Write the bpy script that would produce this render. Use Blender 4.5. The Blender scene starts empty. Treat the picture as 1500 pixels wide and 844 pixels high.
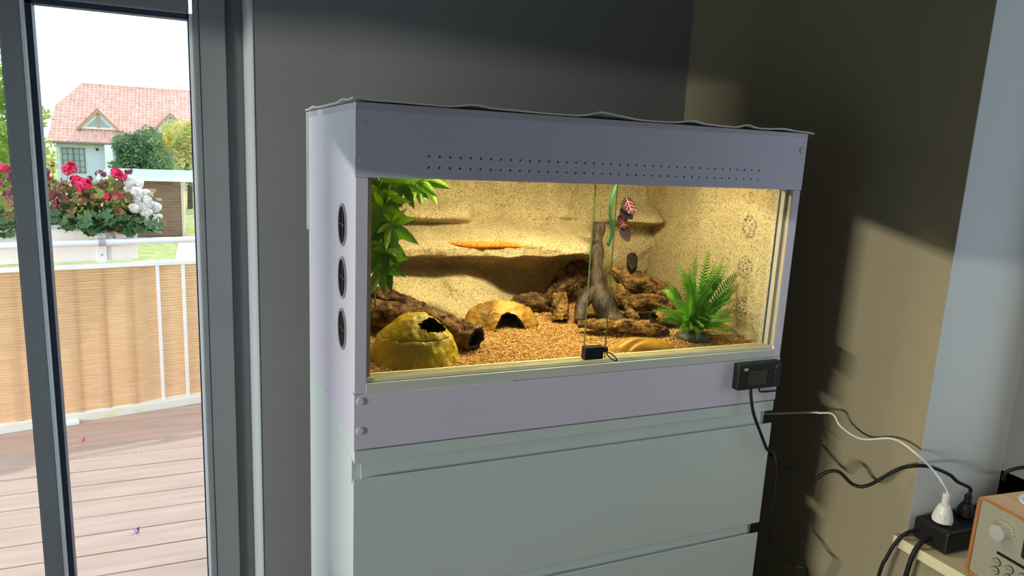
import bpy, bmesh, math, random
from mathutils import Vector, Matrix, noise
random.seed(7)
PI = math.pi
SC = bpy.context.scene
COL = SC.collection
R = math.radians

# ------------------------------------------------------------------ camera
CAM = Vector((-0.19223, -0.98597, 1.44612))
YAW, PITCH, ROLL, FPX = 0.41361662, -0.19238908, 0.04912402, 1042.0
FWD = Vector((math.sin(YAW)*math.cos(PITCH), math.cos(YAW)*math.cos(PITCH), math.sin(PITCH)))
_r = Vector((math.cos(YAW), -math.sin(YAW), 0)); _u = _r.cross(FWD)
RIGHT = math.cos(ROLL)*_r + math.sin(ROLL)*_u
UP = -math.sin(ROLL)*_r + math.cos(ROLL)*_u
cd = bpy.data.cameras.new('camera'); cam = bpy.data.objects.new('camera', cd); COL.objects.link(cam)
cam.matrix_world = Matrix((( RIGHT.x, UP.x, -FWD.x, CAM.x), (RIGHT.y, UP.y, -FWD.y, CAM.y), (RIGHT.z, UP.z, -FWD.z, CAM.z), (0, 0, 0, 1)))
cd.sensor_fit = 'HORIZONTAL'; cd.sensor_width = 36; cd.lens = 36*FPX/1500; cd.clip_start = .02; cd.clip_end = 400
SC.camera = cam

def pix(x, y, axis, val):
    """point of the world plane axis=val that the photograph shows at pixel x, y"""
    d = RIGHT*((x-750)/FPX) - UP*((y-422)/FPX) + FWD
    return CAM + d*((val-CAM[axis])/d[axis])

# ------------------------------------------------------------------ light
w = bpy.data.worlds.new('sky'); SC.world = w; w.use_nodes = True
bg = w.node_tree.nodes['Background']
bg.inputs['Color'].default_value = (.76, .90, 1.04, 1); bg.inputs['Strength'].default_value = 2.0

def lamp(name, kind, loc, to, energy, color=(1, 1, 1), **kw):
    l = bpy.data.lights.new(name, kind); l.energy = energy; l.color = color
    for k, v in kw.items(): setattr(l, k, v)
    o = bpy.data.objects.new(name, l); COL.objects.link(o); o.location = loc
    o.rotation_euler = (Vector(to)-Vector(loc)).to_track_quat('-Z', 'Y').to_euler()
    return o
lamp('sun', 'SUN', (6, 12, 12), (6-.62, 12-.75, 12-1.15), 2.6, (1, .93, .82), angle=R(2))
# added lamp beyond the left wall, makes the light patch on the right wall
gl = lamp('patch_lamp', 'AREA', (-6, -1.685, 1.5), (1.03, 0, 1.3), 375, (1, .94, .80), shape='RECTANGLE', size=1.5, size_y=.05)
_x = Vector((0, 1, .216)).normalized(); _z = (Vector((-6, -1.685, 1.5))-Vector((1.03, 0, 1.3))).normalized()
_x = (_x-_z*_x.dot(_z)).normalized(); _y = _z.cross(_x)
gl.matrix_world = Matrix(((_x.x, _y.x, _z.x, -6), (_x.y, _y.y, _z.y, -1.685), (_x.z, _y.z, _z.z, 1.5), (0, 0, 0, 1)))
def portal(name, loc, to, sx, sy):
    o = lamp(name, 'AREA', loc, to, 1, shape='RECTANGLE', size=sx, size_y=sy); o.data.cycles.is_portal = True
portal('portal_door', (-.53, 1.06, .9), (-.53, 0, .9), .9, 1.75)
portal('portal_slanted', (-1.21, -.59, 1.13), (0, -.59, 1.13), .82, .75)
portal('portal_side', (-1.21, .295, .9), (0, .295, .9), .67, 1.55)
portal('portal_rear', (-.1, -3.21, 1.42), (-.1, 0, 1.42), .7, .85)
portal('portal_niche', (1.36, -.47, 1.45), (0, -.47, 1.45), .65, 1.4)
SC.view_settings.view_transform = 'Standard'; SC.view_settings.look = 'None'
SC.view_settings.gamma = 1; SC.view_settings.use_curve_mapping = False; SC.view_settings.exposure = 0

# ------------------------------------------------------------------ materials
def mat(name, color, rough=.5, metal=0, spec=.5, var=0, vscale=8, bump=0, bscale=60, col2=None, stretch=(1, 1, 1), coord='Object', emit=None, trans=0, detail=4, ramp=(.35, .65), coat=0):
    m = bpy.data.materials.new(name); m.use_nodes = True
    nt = m.node_tree; b = nt.nodes['Principled BSDF']; L = nt.links.new
    b.inputs['Base Color'].default_value = (*color, 1); b.inputs['Roughness'].default_value = rough
    b.inputs['Metallic'].default_value = metal; b.inputs['Specular IOR Level'].default_value = spec
    b.inputs['Coat Weight'].default_value = coat
    tc = nt.nodes.new('ShaderNodeTexCoord'); mp = nt.nodes.new('ShaderNodeMapping'); mp.inputs['Scale'].default_value = stretch
    L(tc.outputs[coord], mp.inputs['Vector'])
    if var or col2:
        n = nt.nodes.new('ShaderNodeTexNoise'); n.inputs['Scale'].default_value = vscale; n.inputs['Detail'].default_value = detail
        L(mp.outputs[0], n.inputs['Vector'])
        cr = nt.nodes.new('ShaderNodeValToRGB'); cr.color_ramp.elements[0].position = ramp[0]; cr.color_ramp.elements[1].position = ramp[1]
        if col2 is None:
            c0 = [max(0, c*(1-var)) for c in color]; c1 = [min(1, c*(1+var)) for c in color]
        else: c0, c1 = color, col2
        cr.color_ramp.elements[0].color = (*c0, 1); cr.color_ramp.elements[1].color = (*c1, 1)
        L(n.outputs['Fac'], cr.inputs['Fac']); L(cr.outputs[0], b.inputs['Base Color'])
    if bump:
        n2 = nt.nodes.new('ShaderNodeTexNoise'); n2.inputs['Scale'].default_value = bscale; n2.inputs['Detail'].default_value = 3
        L(mp.outputs[0], n2.inputs['Vector'])
        bp = nt.nodes.new('ShaderNodeBump'); bp.inputs['Strength'].default_value = bump; bp.inputs['Distance'].default_value = .01
        L(n2.outputs['Fac'], bp.inputs['Height']); L(bp.outputs[0], b.inputs['Normal'])
    if emit:
        b.inputs['Emission Color'].default_value = (*emit[0], 1); b.inputs['Emission Strength'].default_value = emit[1]
    if trans:
        out = nt.nodes['Material Output']; t = nt.nodes.new('ShaderNodeBsdfTranslucent'); mx = nt.nodes.new('ShaderNodeMixShader')
        mx.inputs[0].default_value = trans; t.inputs['Color'].default_value = (*[min(1, c*1.25) for c in color], 1)
        src = b.inputs['Base Color'].links
        if src: L(src[0].from_socket, t.inputs['Color'])
        L(b.outputs[0], mx.inputs[1]); L(t.outputs[0], mx.inputs[2]); L(mx.outputs[0], out.inputs['Surface'])
    return m

def glass(name, tint=(1, 1, 1), fac=.9, base=.04):
    m = bpy.data.materials.new(name); m.use_nodes = True; nt = m.node_tree; nt.nodes.clear(); L = nt.links.new
    out = nt.nodes.new('ShaderNodeOutputMaterial'); t = nt.nodes.new('ShaderNodeBsdfTransparent'); g = nt.nodes.new('ShaderNodeBsdfGlossy')
    t.inputs['Color'].default_value = (*tint, 1); g.inputs['Roughness'].default_value = .01
    f = nt.nodes.new('ShaderNodeFresnel'); f.inputs['IOR'].default_value = 1.5
    ge = nt.nodes.new('ShaderNodeNewGeometry'); ml = nt.nodes.new('ShaderNodeMath'); ml.operation = 'MULTIPLY_ADD'   # a pane reflects on its outward face only
    L(ge.outputs['Backfacing'], ml.inputs[0]); ml.inputs[1].default_value = -.9; ml.inputs[2].default_value = .9
    m2 = nt.nodes.new('ShaderNodeMath'); m2.operation = 'MULTIPLY'; m2.use_clamp = True; L(ml.outputs[0], m2.inputs[0]); L(f.outputs[0], m2.inputs[1])
    mx = nt.nodes.new('ShaderNodeMixShader'); L(m2.outputs[0], mx.inputs[0]); L(t.outputs[0], mx.inputs[1]); L(g.outputs[0], mx.inputs[2]); L(mx.outputs[0], out.inputs[0])
    return m

def sandmat(name, cols, scale, bump=.6, rough=.95):
    """speckled grit: cells of several tans with dark grains"""
    m = bpy.data.materials.new(name); m.use_nodes = True; nt = m.node_tree; L = nt.links.new
    b = nt.nodes['Principled BSDF']; b.inputs['Roughness'].default_value = rough; b.inputs['Specular IOR Level'].default_value = .15
    tc = nt.nodes.new('ShaderNodeTexCoord'); v = nt.nodes.new('ShaderNodeTexVoronoi'); v.inputs['Scale'].default_value = scale
    L(tc.outputs['Object'], v.inputs['Vector'])
    sep = nt.nodes.new('ShaderNodeSeparateColor'); L(v.outputs['Color'], sep.inputs[0])
    cr = nt.nodes.new('ShaderNodeValToRGB'); e = cr.color_ramp.elements; cr.color_ramp.interpolation = 'LINEAR'
    e[0].position = 0; e[0].color = (*cols[0], 1); e[1].position = 1; e[1].color = (*cols[-1], 1)
    for i, c in enumerate(cols[1:-1]):
        k = e.new((i+1)/(len(cols)-1)); k.color = (*c, 1)
    L(sep.outputs[0], cr.inputs[0])
    n = nt.nodes.new('ShaderNodeTexNoise'); n.inputs['Scale'].default_value = 9; n.inputs['Detail'].default_value = 5; L(tc.outputs['Object'], n.inputs['Vector'])
    mr = nt.nodes.new('ShaderNodeMapRange'); mr.inputs[1].default_value = .3; mr.inputs[2].default_value = .7; mr.inputs[3].default_value = .82; mr.inputs[4].default_value = 1.08
    L(n.outputs['Fac'], mr.inputs[0])
    mu = nt.nodes.new('ShaderNodeMix'); mu.data_type = 'RGBA'; mu.blend_type = 'MULTIPLY'; mu.inputs[0].default_value = 1
    L(cr.outputs[0], mu.inputs[6]); L(mr.outputs[0], mu.inputs[7]); L(mu.outputs[2], b.inputs['Base Color'])
    bp = nt.nodes.new('ShaderNodeBump'); bp.inputs['Strength'].default_value = bump; bp.inputs['Distance'].default_value = .004; bp.invert = True
    L(v.outputs['Distance'], bp.inputs['Height']); L(bp.outputs[0], b.inputs['Normal'])
    return m

def barkmat(name, dark, light, scale=35, bump=1):
    return mat(name, dark, .95, spec=.15, col2=light, vscale=scale, bump=bump, bscale=scale*2.2, detail=8, ramp=(.36, .66))

M = {}
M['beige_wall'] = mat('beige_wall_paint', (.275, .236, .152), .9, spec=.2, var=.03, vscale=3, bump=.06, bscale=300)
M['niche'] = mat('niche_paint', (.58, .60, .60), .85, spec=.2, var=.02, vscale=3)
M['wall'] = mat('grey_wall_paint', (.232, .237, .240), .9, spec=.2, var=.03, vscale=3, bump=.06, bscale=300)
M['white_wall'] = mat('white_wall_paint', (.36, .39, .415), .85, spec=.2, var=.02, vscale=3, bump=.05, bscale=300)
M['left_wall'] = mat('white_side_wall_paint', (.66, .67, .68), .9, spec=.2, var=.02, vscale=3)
M['ceiling'] = mat('ceiling_paint', (.7, .69, .66), .9, var=.02)
M['floor'] = mat('floor_laminate', (.30, .24, .19), .5, var=.25, vscale=3, stretch=(1, 9, 1))
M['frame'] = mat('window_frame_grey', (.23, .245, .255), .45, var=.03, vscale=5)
M['frame_dark'] = mat('window_frame_dark_grey', (.15, .165, .17), .5, var=.03)  # darker grey for fixed door frame, niche window and deck base
M['gasket'] = mat('rubber_gasket', (.02, .035, .075), .5, var=.1)
M['bead'] = mat('white_glazing_bead', (.72, .76, .80), .35, var=.02)
M['pane'] = glass('window_glass', (.97, .985, .985))
M['tank'] = mat('lavender_white_board', (.63, .605, .735), .42, var=.015, vscale=4, coat=.1)
M['tank_edge'] = mat('pale_board_edge', (.62, .64, .62), .5, var=.03)
M['tape'] = mat('clear_tape_film', (.55, .52, .58), .25, var=.03)
M['film'] = mat('peeling_cover_film', (.72, .70, .67), .45, var=.1, vscale=20)
M['cap'] = mat('screw_cap_plastic', (.60, .62, .66), .35, var=.02)
M['rail'] = mat('cream_rail_plastic', (.70, .66, .46), .4, var=.04)
M['rail_grey'] = mat('grey_green_trim_plastic', (.56, .60, .55), .5, var=.03)
M['tan'] = mat('tan_channel_plastic', (.40, .345, .26), .5, var=.04)
M['black'] = mat('black_plastic', (.006, .006, .007), .5, spec=.3, var=.2)
M['black_soft'] = mat('black_cable_rubber', (.006, .006, .007), .55, spec=.3, var=.2)
M['screen'] = mat('dark_display', (.018, .022, .014), .12, var=.2)
M['chest'] = mat('white_foil_board', (.57, .645, .65), .4, var=.015, vscale=3)
M['chest_in'] = mat('board_inner_edge', (.5, .52, .5), .6, var=.03)
M['tglass'] = glass('terrarium_glass', (.95, .97, .93))
M['tedge'] = mat('green_glass_edge', (.20, .27, .10), .2, var=.1, trans=.5)
M['mesh'] = mat('dark_vent_mesh', (.012, .010, .010), .95, spec=.05, var=.2)
M['vent_rim'] = mat('grey_vent_rim', (.35, .34, .36), .35, metal=.6, var=.05)
M['back'] = sandmat('sand_coated_relief', [(.10, .07, .03), (.44, .34, .175), (.56, .44, .235), (.60, .485, .27), (.64, .52, .305), (.68, .565, .35)], 640)
M['ventsand'] = sandmat('sand_coated_gauze', [(.06, .05, .035), (.24, .20, .13), (.42, .34, .20), (.52, .43, .26), (.58, .48, .30)], 420)
M['bed'] = sandmat('granular_bedding', [(.14, .06, .014), (.32, .155, .04), (.46, .25, .075), (.54, .32, .11), (.64, .42, .17)], 330, bump=.8)
M['chip'] = mat('bedding_granule', (.30, .14, .032), .85, col2=(.66, .40, .15), vscale=160, detail=1)
M['bark'] = barkmat('cork_bark', (.035, .018, .009), (.24, .135, .06), 60)
M['bark_pale'] = barkmat('pale_cork_bark', (.04, .02, .007), (.32, .18, .055), 60)
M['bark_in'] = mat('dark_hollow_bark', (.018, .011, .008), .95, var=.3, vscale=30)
M['root'] = mat('smooth_driftwood', (.018, .010, .006), .6, col2=(.075, .042, .026), vscale=14, stretch=(3, 3, .6), bump=.6, bscale=40)
M['hide'] = mat('olive_resin', (.30, .205, .003), .5, col2=(.46, .325, .007), vscale=14, bump=.5, bscale=45)
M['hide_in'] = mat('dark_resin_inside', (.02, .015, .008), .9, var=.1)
M['cave'] = mat('ochre_resin', (.16, .075, .008), .55, col2=(.48, .26, .025), vscale=22, bump=.6, bscale=50)
M['ramp'] = mat('ochre_smooth_resin', (.29, .135, .006), .4, col2=(.38, .20, .010), vscale=18, bump=.15, bscale=60)
M['leaf_vine'] = mat('vine_leaf', (.035, .12, .008), .42, col2=(.13, .29, .012), vscale=18, trans=.3, bump=.2, bscale=50)
M['leaf_lime'] = mat('lime_vine_leaf', (.10, .26, .01), .42, col2=(.24, .42, .015), vscale=18, trans=.3, bump=.2, bscale=50)
M['leaf_fern'] = mat('fern_leaf', (.04, .20, .012), .4, col2=(.20, .50, .025), vscale=22, trans=.3)
M['stem'] = mat('plant_stem', (.10, .14, .03), .6, var=.2)
M['leaf_purple'] = mat('purple_leaf', (.007, .004, .005), .8, col2=(.022, .011, .011), vscale=60, spec=.2)
M['pink'] = mat('pink_leaf_vein', (.75, .12, .16), .5, var=.1)
M['vine_green'] = mat('dark_green_vine', (.02, .10, .055), .5, var=.2, vscale=60)
M['plant_base'] = mat('dark_grey_plant_base', (.05, .06, .05), .55, var=.3, vscale=30, bump=.4)
M['snake'] = sandmat('orange_scales', [(.55, .12, .01), (.80, .22, .02), (.90, .27, .03), (.95, .36, .06)], 420, bump=.5, rough=.4)
M['eye'] = mat('black_eye', (.01, .01, .01), .1, var=.1)
M['white_plastic'] = mat('white_cable_plastic', (.66, .66, .64), .4, var=.02)
M['steel'] = mat('brushed_steel', (.55, .55, .54), .28, metal=1, var=.08, vscale=30)
M['knob'] = mat('turned_aluminium', (.62, .62, .61), .34, metal=.55, var=.08, vscale=30)
M['contact'] = mat('socket_contact', (.85, .85, .82), .2, metal=1, var=.05)
M['radio_wood'] = mat('cherry_veneer', (.64, .36, .19), .42, col2=(.74, .45, .26), vscale=9, stretch=(1, 12, 1))
M['radio_edge'] = mat('cherry_veneer_edge', (.30, .115, .035), .42, col2=(.38, .15, .05), vscale=9, stretch=(8, 1, 1))
M['radio_face'] = mat('champagne_metal_face', (.38, .36, .275), .42, metal=.35, var=.03, vscale=120)
M['print'] = mat('black_print', (.03, .03, .03), .6, var=.1)
M['sill'] = mat('cream_sill_board', (.62, .54, .36), .4, var=.03, vscale=5)
# outdoors
M['deck'] = mat('composite_deck', (.40, .292, .243), .75, col2=(.47, .352, .298), vscale=5, stretch=(.5, 5, 1), bump=.15, bscale=80)
M['deck_rail_shade'] = mat('composite_deck_rail_shade', (.46, .30, .235), .75, col2=(.52, .355, .285), vscale=5, stretch=(.5, 5, 1), bump=.15, bscale=80)  # reddish shade of the reed mat put into the boards by the railing
M['white_metal'] = mat('white_painted_metal', (.80, .79, .77), .4, var=.03)
M['reed'] = mat('reed_mat', (.66, .40, .22), .8, col2=(.75, .50, .30), vscale=40, stretch=(.15, .15, 3), trans=.5)
M['lichen'] = mat('white_curb_lichen', (.74, .72, .66), .8, col2=(.70, .66, .22), vscale=9, ramp=(.55, .75), stretch=(1, 3, 3))
M['planter'] = mat('beige_planter_plastic', (.80, .73, .65), .5, col2=(.87, .80, .73), vscale=40, stretch=(8, 8, .3))
M['bracket'] = mat('grey_bracket', (.45, .43, .46), .4, metal=.4, var=.05)
M['soil'] = mat('potting_soil', (.06, .04, .03), .95, var=.3, vscale=40)
M['ger'] = mat('geranium_leaf', (.035, .10, .035), .5, col2=(.12, .22, .05), vscale=14, trans=.2)
M['ger_light'] = mat('geranium_leaf_light', (.20, .30, .05), .5, col2=(.40, .38, .08), vscale=14, trans=.3)
M['ger_dry'] = mat('geranium_leaf_dry', (.35, .16, .09), .7, col2=(.55, .30, .14), vscale=14, trans=.3)
M['red'] = mat('crimson_petal', (.72, .015, .09), .5, col2=(.88, .06, .20), vscale=60, trans=.3)
M['wine'] = mat('wilted_wine_petal', (.22, .04, .07), .7, col2=(.45, .14, .17), vscale=60, trans=.2)
M['white_petal'] = mat('white_petal', (.97, .96, .94), .5, var=.01, vscale=60, trans=.65)
M['purple_petal'] = mat('purple_petal', (.20, .03, .32), .5, var=.2, vscale=60)
M['roof'] = mat('red_clay_tile', (.68, .37, .29), .8, col2=(.82, .51, .42), vscale=3, var=.2, detail=8)
M['house_wall'] = mat('pale_blue_render', (.60, .68, .76), .9, var=.03)
M['house_white'] = mat('white_render', (.85, .85, .84), .9, var=.02)
M['timber'] = mat('orange_timber', (.50, .33, .22), .7, var=.15, stretch=(1, 1, 6))
M['brown_frame'] = mat('brown_window_frame', (.22, .17, .13), .6, var=.1)
M['far_glass'] = mat('far_window_glass', (.32, .42, .44), .1, var=.1, vscale=2)
M['lawn'] = mat('lawn_grass', (.26, .36, .10), .95, col2=(.50, .46, .20), vscale=2.5, bump=.5, bscale=50)
M['path'] = mat('grey_paving', (.52, .53, .54), .9, var=.06, vscale=6)
M['tree'] = mat('tree_leaf', (.22, .38, .06), .6, col2=(.50, .55, .12), vscale=.8, trans=.5)
M['tree_dark'] = mat('dark_tree_leaf', (.12, .24, .13), .6, col2=(.26, .38, .14), vscale=1.2, trans=.45)
M['tree_gold'] = mat('golden_tree_leaf', (.52, .62, .12), .6, col2=(.90, .72, .24), vscale=1.2, trans=.55)
M['trunk'] = mat('tree_trunk', (.12, .08, .05), .9, var=.3, vscale=10)
M['shed_wood'] = mat('weathered_shed_board', (.20, .115, .075), .85, col2=(.29, .18, .12), vscale=6, stretch=(.3, 1, 6))
M['shed_sunlit'] = mat('sunlit_shed_board', (.70, .56, .40), .85, var=.1, stretch=(1, .3, 6))  # side boards and corner post, sunlight put into the pale colour
M['shed_roof'] = mat('pale_roof_sheet', (.34, .43, .45), .6, var=.04)

# ------------------------------------------------------------------ mesh builder
class MB:
    def __init__(s): s.v = []; s.f = []; s.m = []
    def add(s, vs, fs, mi=0):
        o = len(s.v); s.v += [tuple(p) for p in vs]; s.f += [tuple(i+o for i in f) for f in fs]; s.m += [mi]*len(fs); return s
    def box(s, a, b, mi=0):
        x0, y0, z0 = a; x1, y1, z1 = b
        return s.add([(x0, y0, z0), (x1, y0, z0), (x1, y1, z0), (x0, y1, z0), (x0, y0, z1), (x1, y0, z1), (x1, y1, z1), (x0, y1, z1)],
              [(0, 3, 2, 1), (4, 5, 6, 7), (0, 1, 5, 4), (1, 2, 6, 5), (2, 3, 7, 6), (3, 0, 4, 7)], mi)
    def prism(s, poly, axis, a, b, mi=0):
        """polygon in the two other axes, pushed along axis from a to b"""
        n = len(poly)
        def P(p, t): q = list(p); q.insert(axis, t); return q
        return s.add([P(p, a) for p in poly]+[P(p, b) for p in poly], [tuple(range(n))[::-1], tuple(range(n, 2*n))]+[(i, (i+1) % n, n+(i+1) % n, n+i) for i in range(n)], mi)
    def tube(s, pts, rad, n=8, caps=True, mi=0, squash=1, jitter=0):
        pts = [Vector(p) for p in pts]; k = len(pts)
        rad = rad if isinstance(rad, (list, tuple)) else [rad]*k
        vs = []; ref = None
        for i, p in enumerate(pts):
            t = (pts[min(i+1, k-1)]-pts[max(i-1, 0)]).normalized()
            if ref is None: ref = t.orthogonal().normalized()
            ref = (ref-t*ref.dot(t)).normalized(); bn = t.cross(ref)
            for j in range(n):
                a = 2*PI*j/n; vs.append(p+(ref*math.cos(a)+bn*math.sin(a)*squash)*rad[i])
        fs = [(i*n+j, i*n+(j+1) % n, (i+1)*n+(j+1) % n, (i+1)*n+j) for i in range(k-1) for j in range(n)]
        if caps: fs += [tuple(range(n))[::-1], tuple(range((k-1)*n, k*n))]
        return s.add(vs, fs, mi)
    def lathe(s, prof, n=20, c=(0, 0, 0), ax='z', mi=0, caps=True):
        vs = []
        for r, h in prof:
            for j in range(n):
                a = 2*PI*j/n; p = (r*math.cos(a), r*math.sin(a), h)
                if ax == 'y': p = (p[0], -p[2], p[1])
                if ax == 'x': p = (-p[2], p[0], p[1])
                vs.append((p[0]+c[0], p[1]+c[1], p[2]+c[2]))
        k = len(prof); fs = [(i*n+j, i*n+(j+1) % n, (i+1)*n+(j+1) % n, (i+1)*n+j) for i in range(k-1) for j in range(n)]
        if caps: fs += [tuple(range(n))[::-1], tuple(range((k-1)*n, k*n))]
        return s.add(vs, fs, mi)
    def grid(s, fn, nu, nv, mi=0, skip=None):
        vs = [fn(i/nu, j/nv) for j in range(nv+1) for i in range(nu+1)]
        fs = [(j*(nu+1)+i, j*(nu+1)+i+1, (j+1)*(nu+1)+i+1, (j+1)*(nu+1)+i) for j in range(nv) for i in range(nu) if not (skip and skip((i+.5)/nu, (j+.5)/nv))]
        return s.add(vs, fs, mi)
    def mesh(s, name, mats, smooth=False, fix=True):
        me = bpy.data.meshes.new(name); me.from_pydata(s.v, [], s.f)
        for m in (mats if isinstance(mats, (list, tuple)) else [mats]): me.materials.append(m)
        if max(s.m, default=0): me.polygons.foreach_set('material_index', s.m)
        if smooth: me.polygons.foreach_set('use_smooth', [True]*len(s.f))
        if fix:
            bm = bmesh.new(); bm.from_mesh(me); bmesh.ops.recalc_face_normals(bm, faces=bm.faces); bm.to_mesh(me); bm.free()
        me.update(); return me

def link(name, me, parent=None, kind=None, label=None):
    o = bpy.data.objects.new(name, me); COL.objects.link(o)
    if parent is not None:
        o.parent = parent
        if parent.type == 'EMPTY' and not parent.get('_local'): o.matrix_parent_inverse = Matrix.Translation(-parent.location)
    if kind: o['kind'] = kind
    if label: o['label'] = label
    return o
def obj(name, mb, mats, parent=None, kind=None, label=None, smooth=False, bevel=0, fix=True):
    o = link(name, mb.mesh(name, mats, smooth, fix), parent, kind, label)
    if bevel:
        b = o.modifiers.new('bevel', 'BEVEL'); b.width = bevel; b.segments = 2; b.limit_method = 'ANGLE'
    return o
def thing(name, label, cat, loc=(0, 0, 0), group=None, local=False, rz=0):
    o = bpy.data.objects.new(name, None); COL.objects.link(o); o.location = loc; o.rotation_euler[2] = rz
    o.empty_display_size = .05; o['label'] = label; o['category'] = cat
    if group: o['group'] = group
    if local: o['_local'] = 1
    return o
def tag(o, label, cat, group=None, kind=None):
    o['label'] = label; o['category'] = cat
    if group: o['group'] = group
    if kind: o['kind'] = kind
    return o
def B(a, b): return MB().box(a, b)
def copy_to(me, name, mtx, parent):
    o = bpy.data.objects.new(name, me); COL.objects.link(o); o.parent = parent
    if parent.type == 'EMPTY' and not parent.get('_local'): o.matrix_parent_inverse = Matrix.Translation(-parent.location)
    o.matrix_basis = mtx; return o
def fbm(p, s=1, o=4): return noise.fractal(Vector(p)*s, 1.0, 2.0, o)
def smooth(e0, e1, x):
    t = max(0, min(1, (x-e0)/(e1-e0))); return t*t*(3-2*t)
def catmull(pts, k=8):
    pts = [Vector(p) for p in pts]; out = []
    P = [pts[0]*2-pts[1]]+pts+[pts[-1]*2-pts[-2]]
    for i in range(1, len(P)-2):
        a, b, c, d = P[i-1:i+3]
        for j in range(k):
            t = j/k; out.append(.5*((2*b)+(c-a)*t+(2*a-5*b+4*c-d)*t*t+(3*b-a-3*c+d)*t**3))
    return out+[pts[-1]]

# ================================================================== SETTING
XR, YB, YD = 1.03, .68, .95          # right wall, back wall, door frame plane
XL, YF, ZC = -1.0, -3.0, 2.45
XE = -.0845                          # edge of the door reveal
obj('floor', B((XL, YF, -.1), (XR, .98, 0)), M['floor'], kind='structure')
obj('ceiling', B((XL-.2, YF-.2, ZC), (XR+.4, 1.0, ZC+.1)), M['ceiling'], kind='structure')
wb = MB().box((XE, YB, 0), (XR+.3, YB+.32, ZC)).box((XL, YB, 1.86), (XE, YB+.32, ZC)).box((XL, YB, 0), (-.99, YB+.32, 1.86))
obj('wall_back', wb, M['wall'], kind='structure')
rev = MB().prism([(XE-.0015, YB-.001), (XE-.006, YB+.003), (XE-.0065, YB+.012), (XE-.0065, YD), (XE+.0, YD), (XE+.0, YB-.001)], 2, 0, 1.86)
obj('trim_1', rev, M['white_wall'], kind='structure', label='pale plaster edge of the door reveal')
ZS, ZN, YN0, YN1, XW = .7528, 2.15, -.146, -.70, 1.285
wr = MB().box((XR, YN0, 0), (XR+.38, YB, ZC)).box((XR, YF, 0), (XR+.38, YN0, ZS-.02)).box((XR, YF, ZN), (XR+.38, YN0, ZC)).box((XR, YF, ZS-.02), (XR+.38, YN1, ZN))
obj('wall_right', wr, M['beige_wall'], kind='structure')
nf = MB().box((XR+.0008, YN0-.0004, ZS), (XW, YN0+.0, ZN))
obj('trim_2', nf, M['niche'], kind='structure', label='pale reveal of the window niche')
# left wall; unseen opening with sloped head added to shape the light patch
def head(y): return 1.399+.216*(y+.451)
y0, y1 = -1.0, -.20
y2, y3, zt = -.04, .63, 1.67                                   # second opening, unseen, added to light the wall by the terrace door
wl = MB().box((XL-.2, YF, 0), (XL, y1, .8)).box((XL-.2, YF, .8), (XL, y0, ZC)).box((XL-.2, y1, 0), (XL, y2, ZC)).box((XL-.2, y3, 0), (XL, YB+.3, ZC)).box((XL-.2, y2, 0), (XL, y3, .12)).box((XL-.2, y2, zt), (XL, y3, ZC))
wl.prism([(y0, head(y0)), (y1, head(y1)), (y1, ZC), (y0, ZC)], 0, XL-.2, XL)
obj('wall_left', wl, M['left_wall'], kind='structure')
obj('wall_front', MB().box((XL-.2, YF-.2, 0), (-.45, YF, ZC)).box((.25, YF-.2, 0), (XR+.38, YF, ZC)).box((-.45, YF-.2, 0), (.25, YF, 1.0)).box((-.45, YF-.2, 1.85), (.25, YF, ZC)), M['left_wall'], kind='structure')
wv = obj('added_window_4', MB().box((-.45, YF-.15, 1.0), (-.40, YF-.1, 1.85)).box((.20, YF-.15, 1.0), (.25, YF-.1, 1.85)).box((-.45, YF-.15, 1.0), (.25, YF-.1, 1.05)).box((-.45, YF-.15, 1.80), (.25, YF-.1, 1.85)), M['frame'], kind='structure')  # unseen rear window, added to lift the shade in the room
obj('pane', B((-.4, YF-.13, 1.05), (.2, YF-.126, 1.8)), M['pane'], wv)
for nm, a, b, h0, h1 in (('added_window_2', y0, y1, .8, 1.40), ('added_window_3', y2, y3, .12, zt)):  # unseen window frames for the added openings
    if nm == 'added_window_2':
        f_ = MB().prism([(a, h0), (b, h0), (b, head(b)), (a, head(a)), (a, h0+.012), (a+.012, h0+.012), (a+.012, head(a+.012)-.012), (b-.012, head(b-.012)-.012), (b-.012, h0+.012), (a, h0+.012)][:4], 0, XL-.19, XL-.188)
        f_ = MB().box((XL-.2, a, h0), (XL-.16, b, h0+.012)).box((XL-.2, a, h0), (XL-.16, a+.012, head(a))).box((XL-.2, b-.012, h0), (XL-.16, b, head(b)))
        p_ = MB().prism([(a, h0), (b, h0), (b, head(b)), (a, head(a))], 0, XL-.182, XL-.178)
    else:
        f_ = MB().box((XL-.2, a, h0), (XL-.16, b, h0+.03)).box((XL-.2, a, h1-.03), (XL-.16, b, h1)).box((XL-.2, a, h0), (XL-.16, a+.03, h1)).box((XL-.2, b-.03, h0), (XL-.16, b, h1))
        p_ = MB().box((XL-.182, a, h0), (XL-.178, b, h1))
    wv = obj(nm, f_, M['frame'], kind='structure'); obj('pane', p_, M['pane'], wv)
# niche window
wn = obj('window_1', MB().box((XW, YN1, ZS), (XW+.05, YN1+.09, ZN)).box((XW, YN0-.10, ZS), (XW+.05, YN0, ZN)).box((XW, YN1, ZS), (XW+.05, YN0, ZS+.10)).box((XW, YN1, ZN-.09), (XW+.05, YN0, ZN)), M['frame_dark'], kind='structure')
obj('pane', B((XW+.02, YN1+.09, ZS+.1), (XW+.026, YN0-.1, ZN-.09)), M['pane'], wn)
sl = MB().box((XR-.02, YN1-.04, ZS-.021), (XR, YN0+.012, ZS)).box((XR, YN1, ZS-.0205), (XW, YN0-.0005, ZS))
obj('trim_3', sl, M['sill'], kind='structure', label='cream window sill board under the power strip', bevel=.0015)

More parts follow.
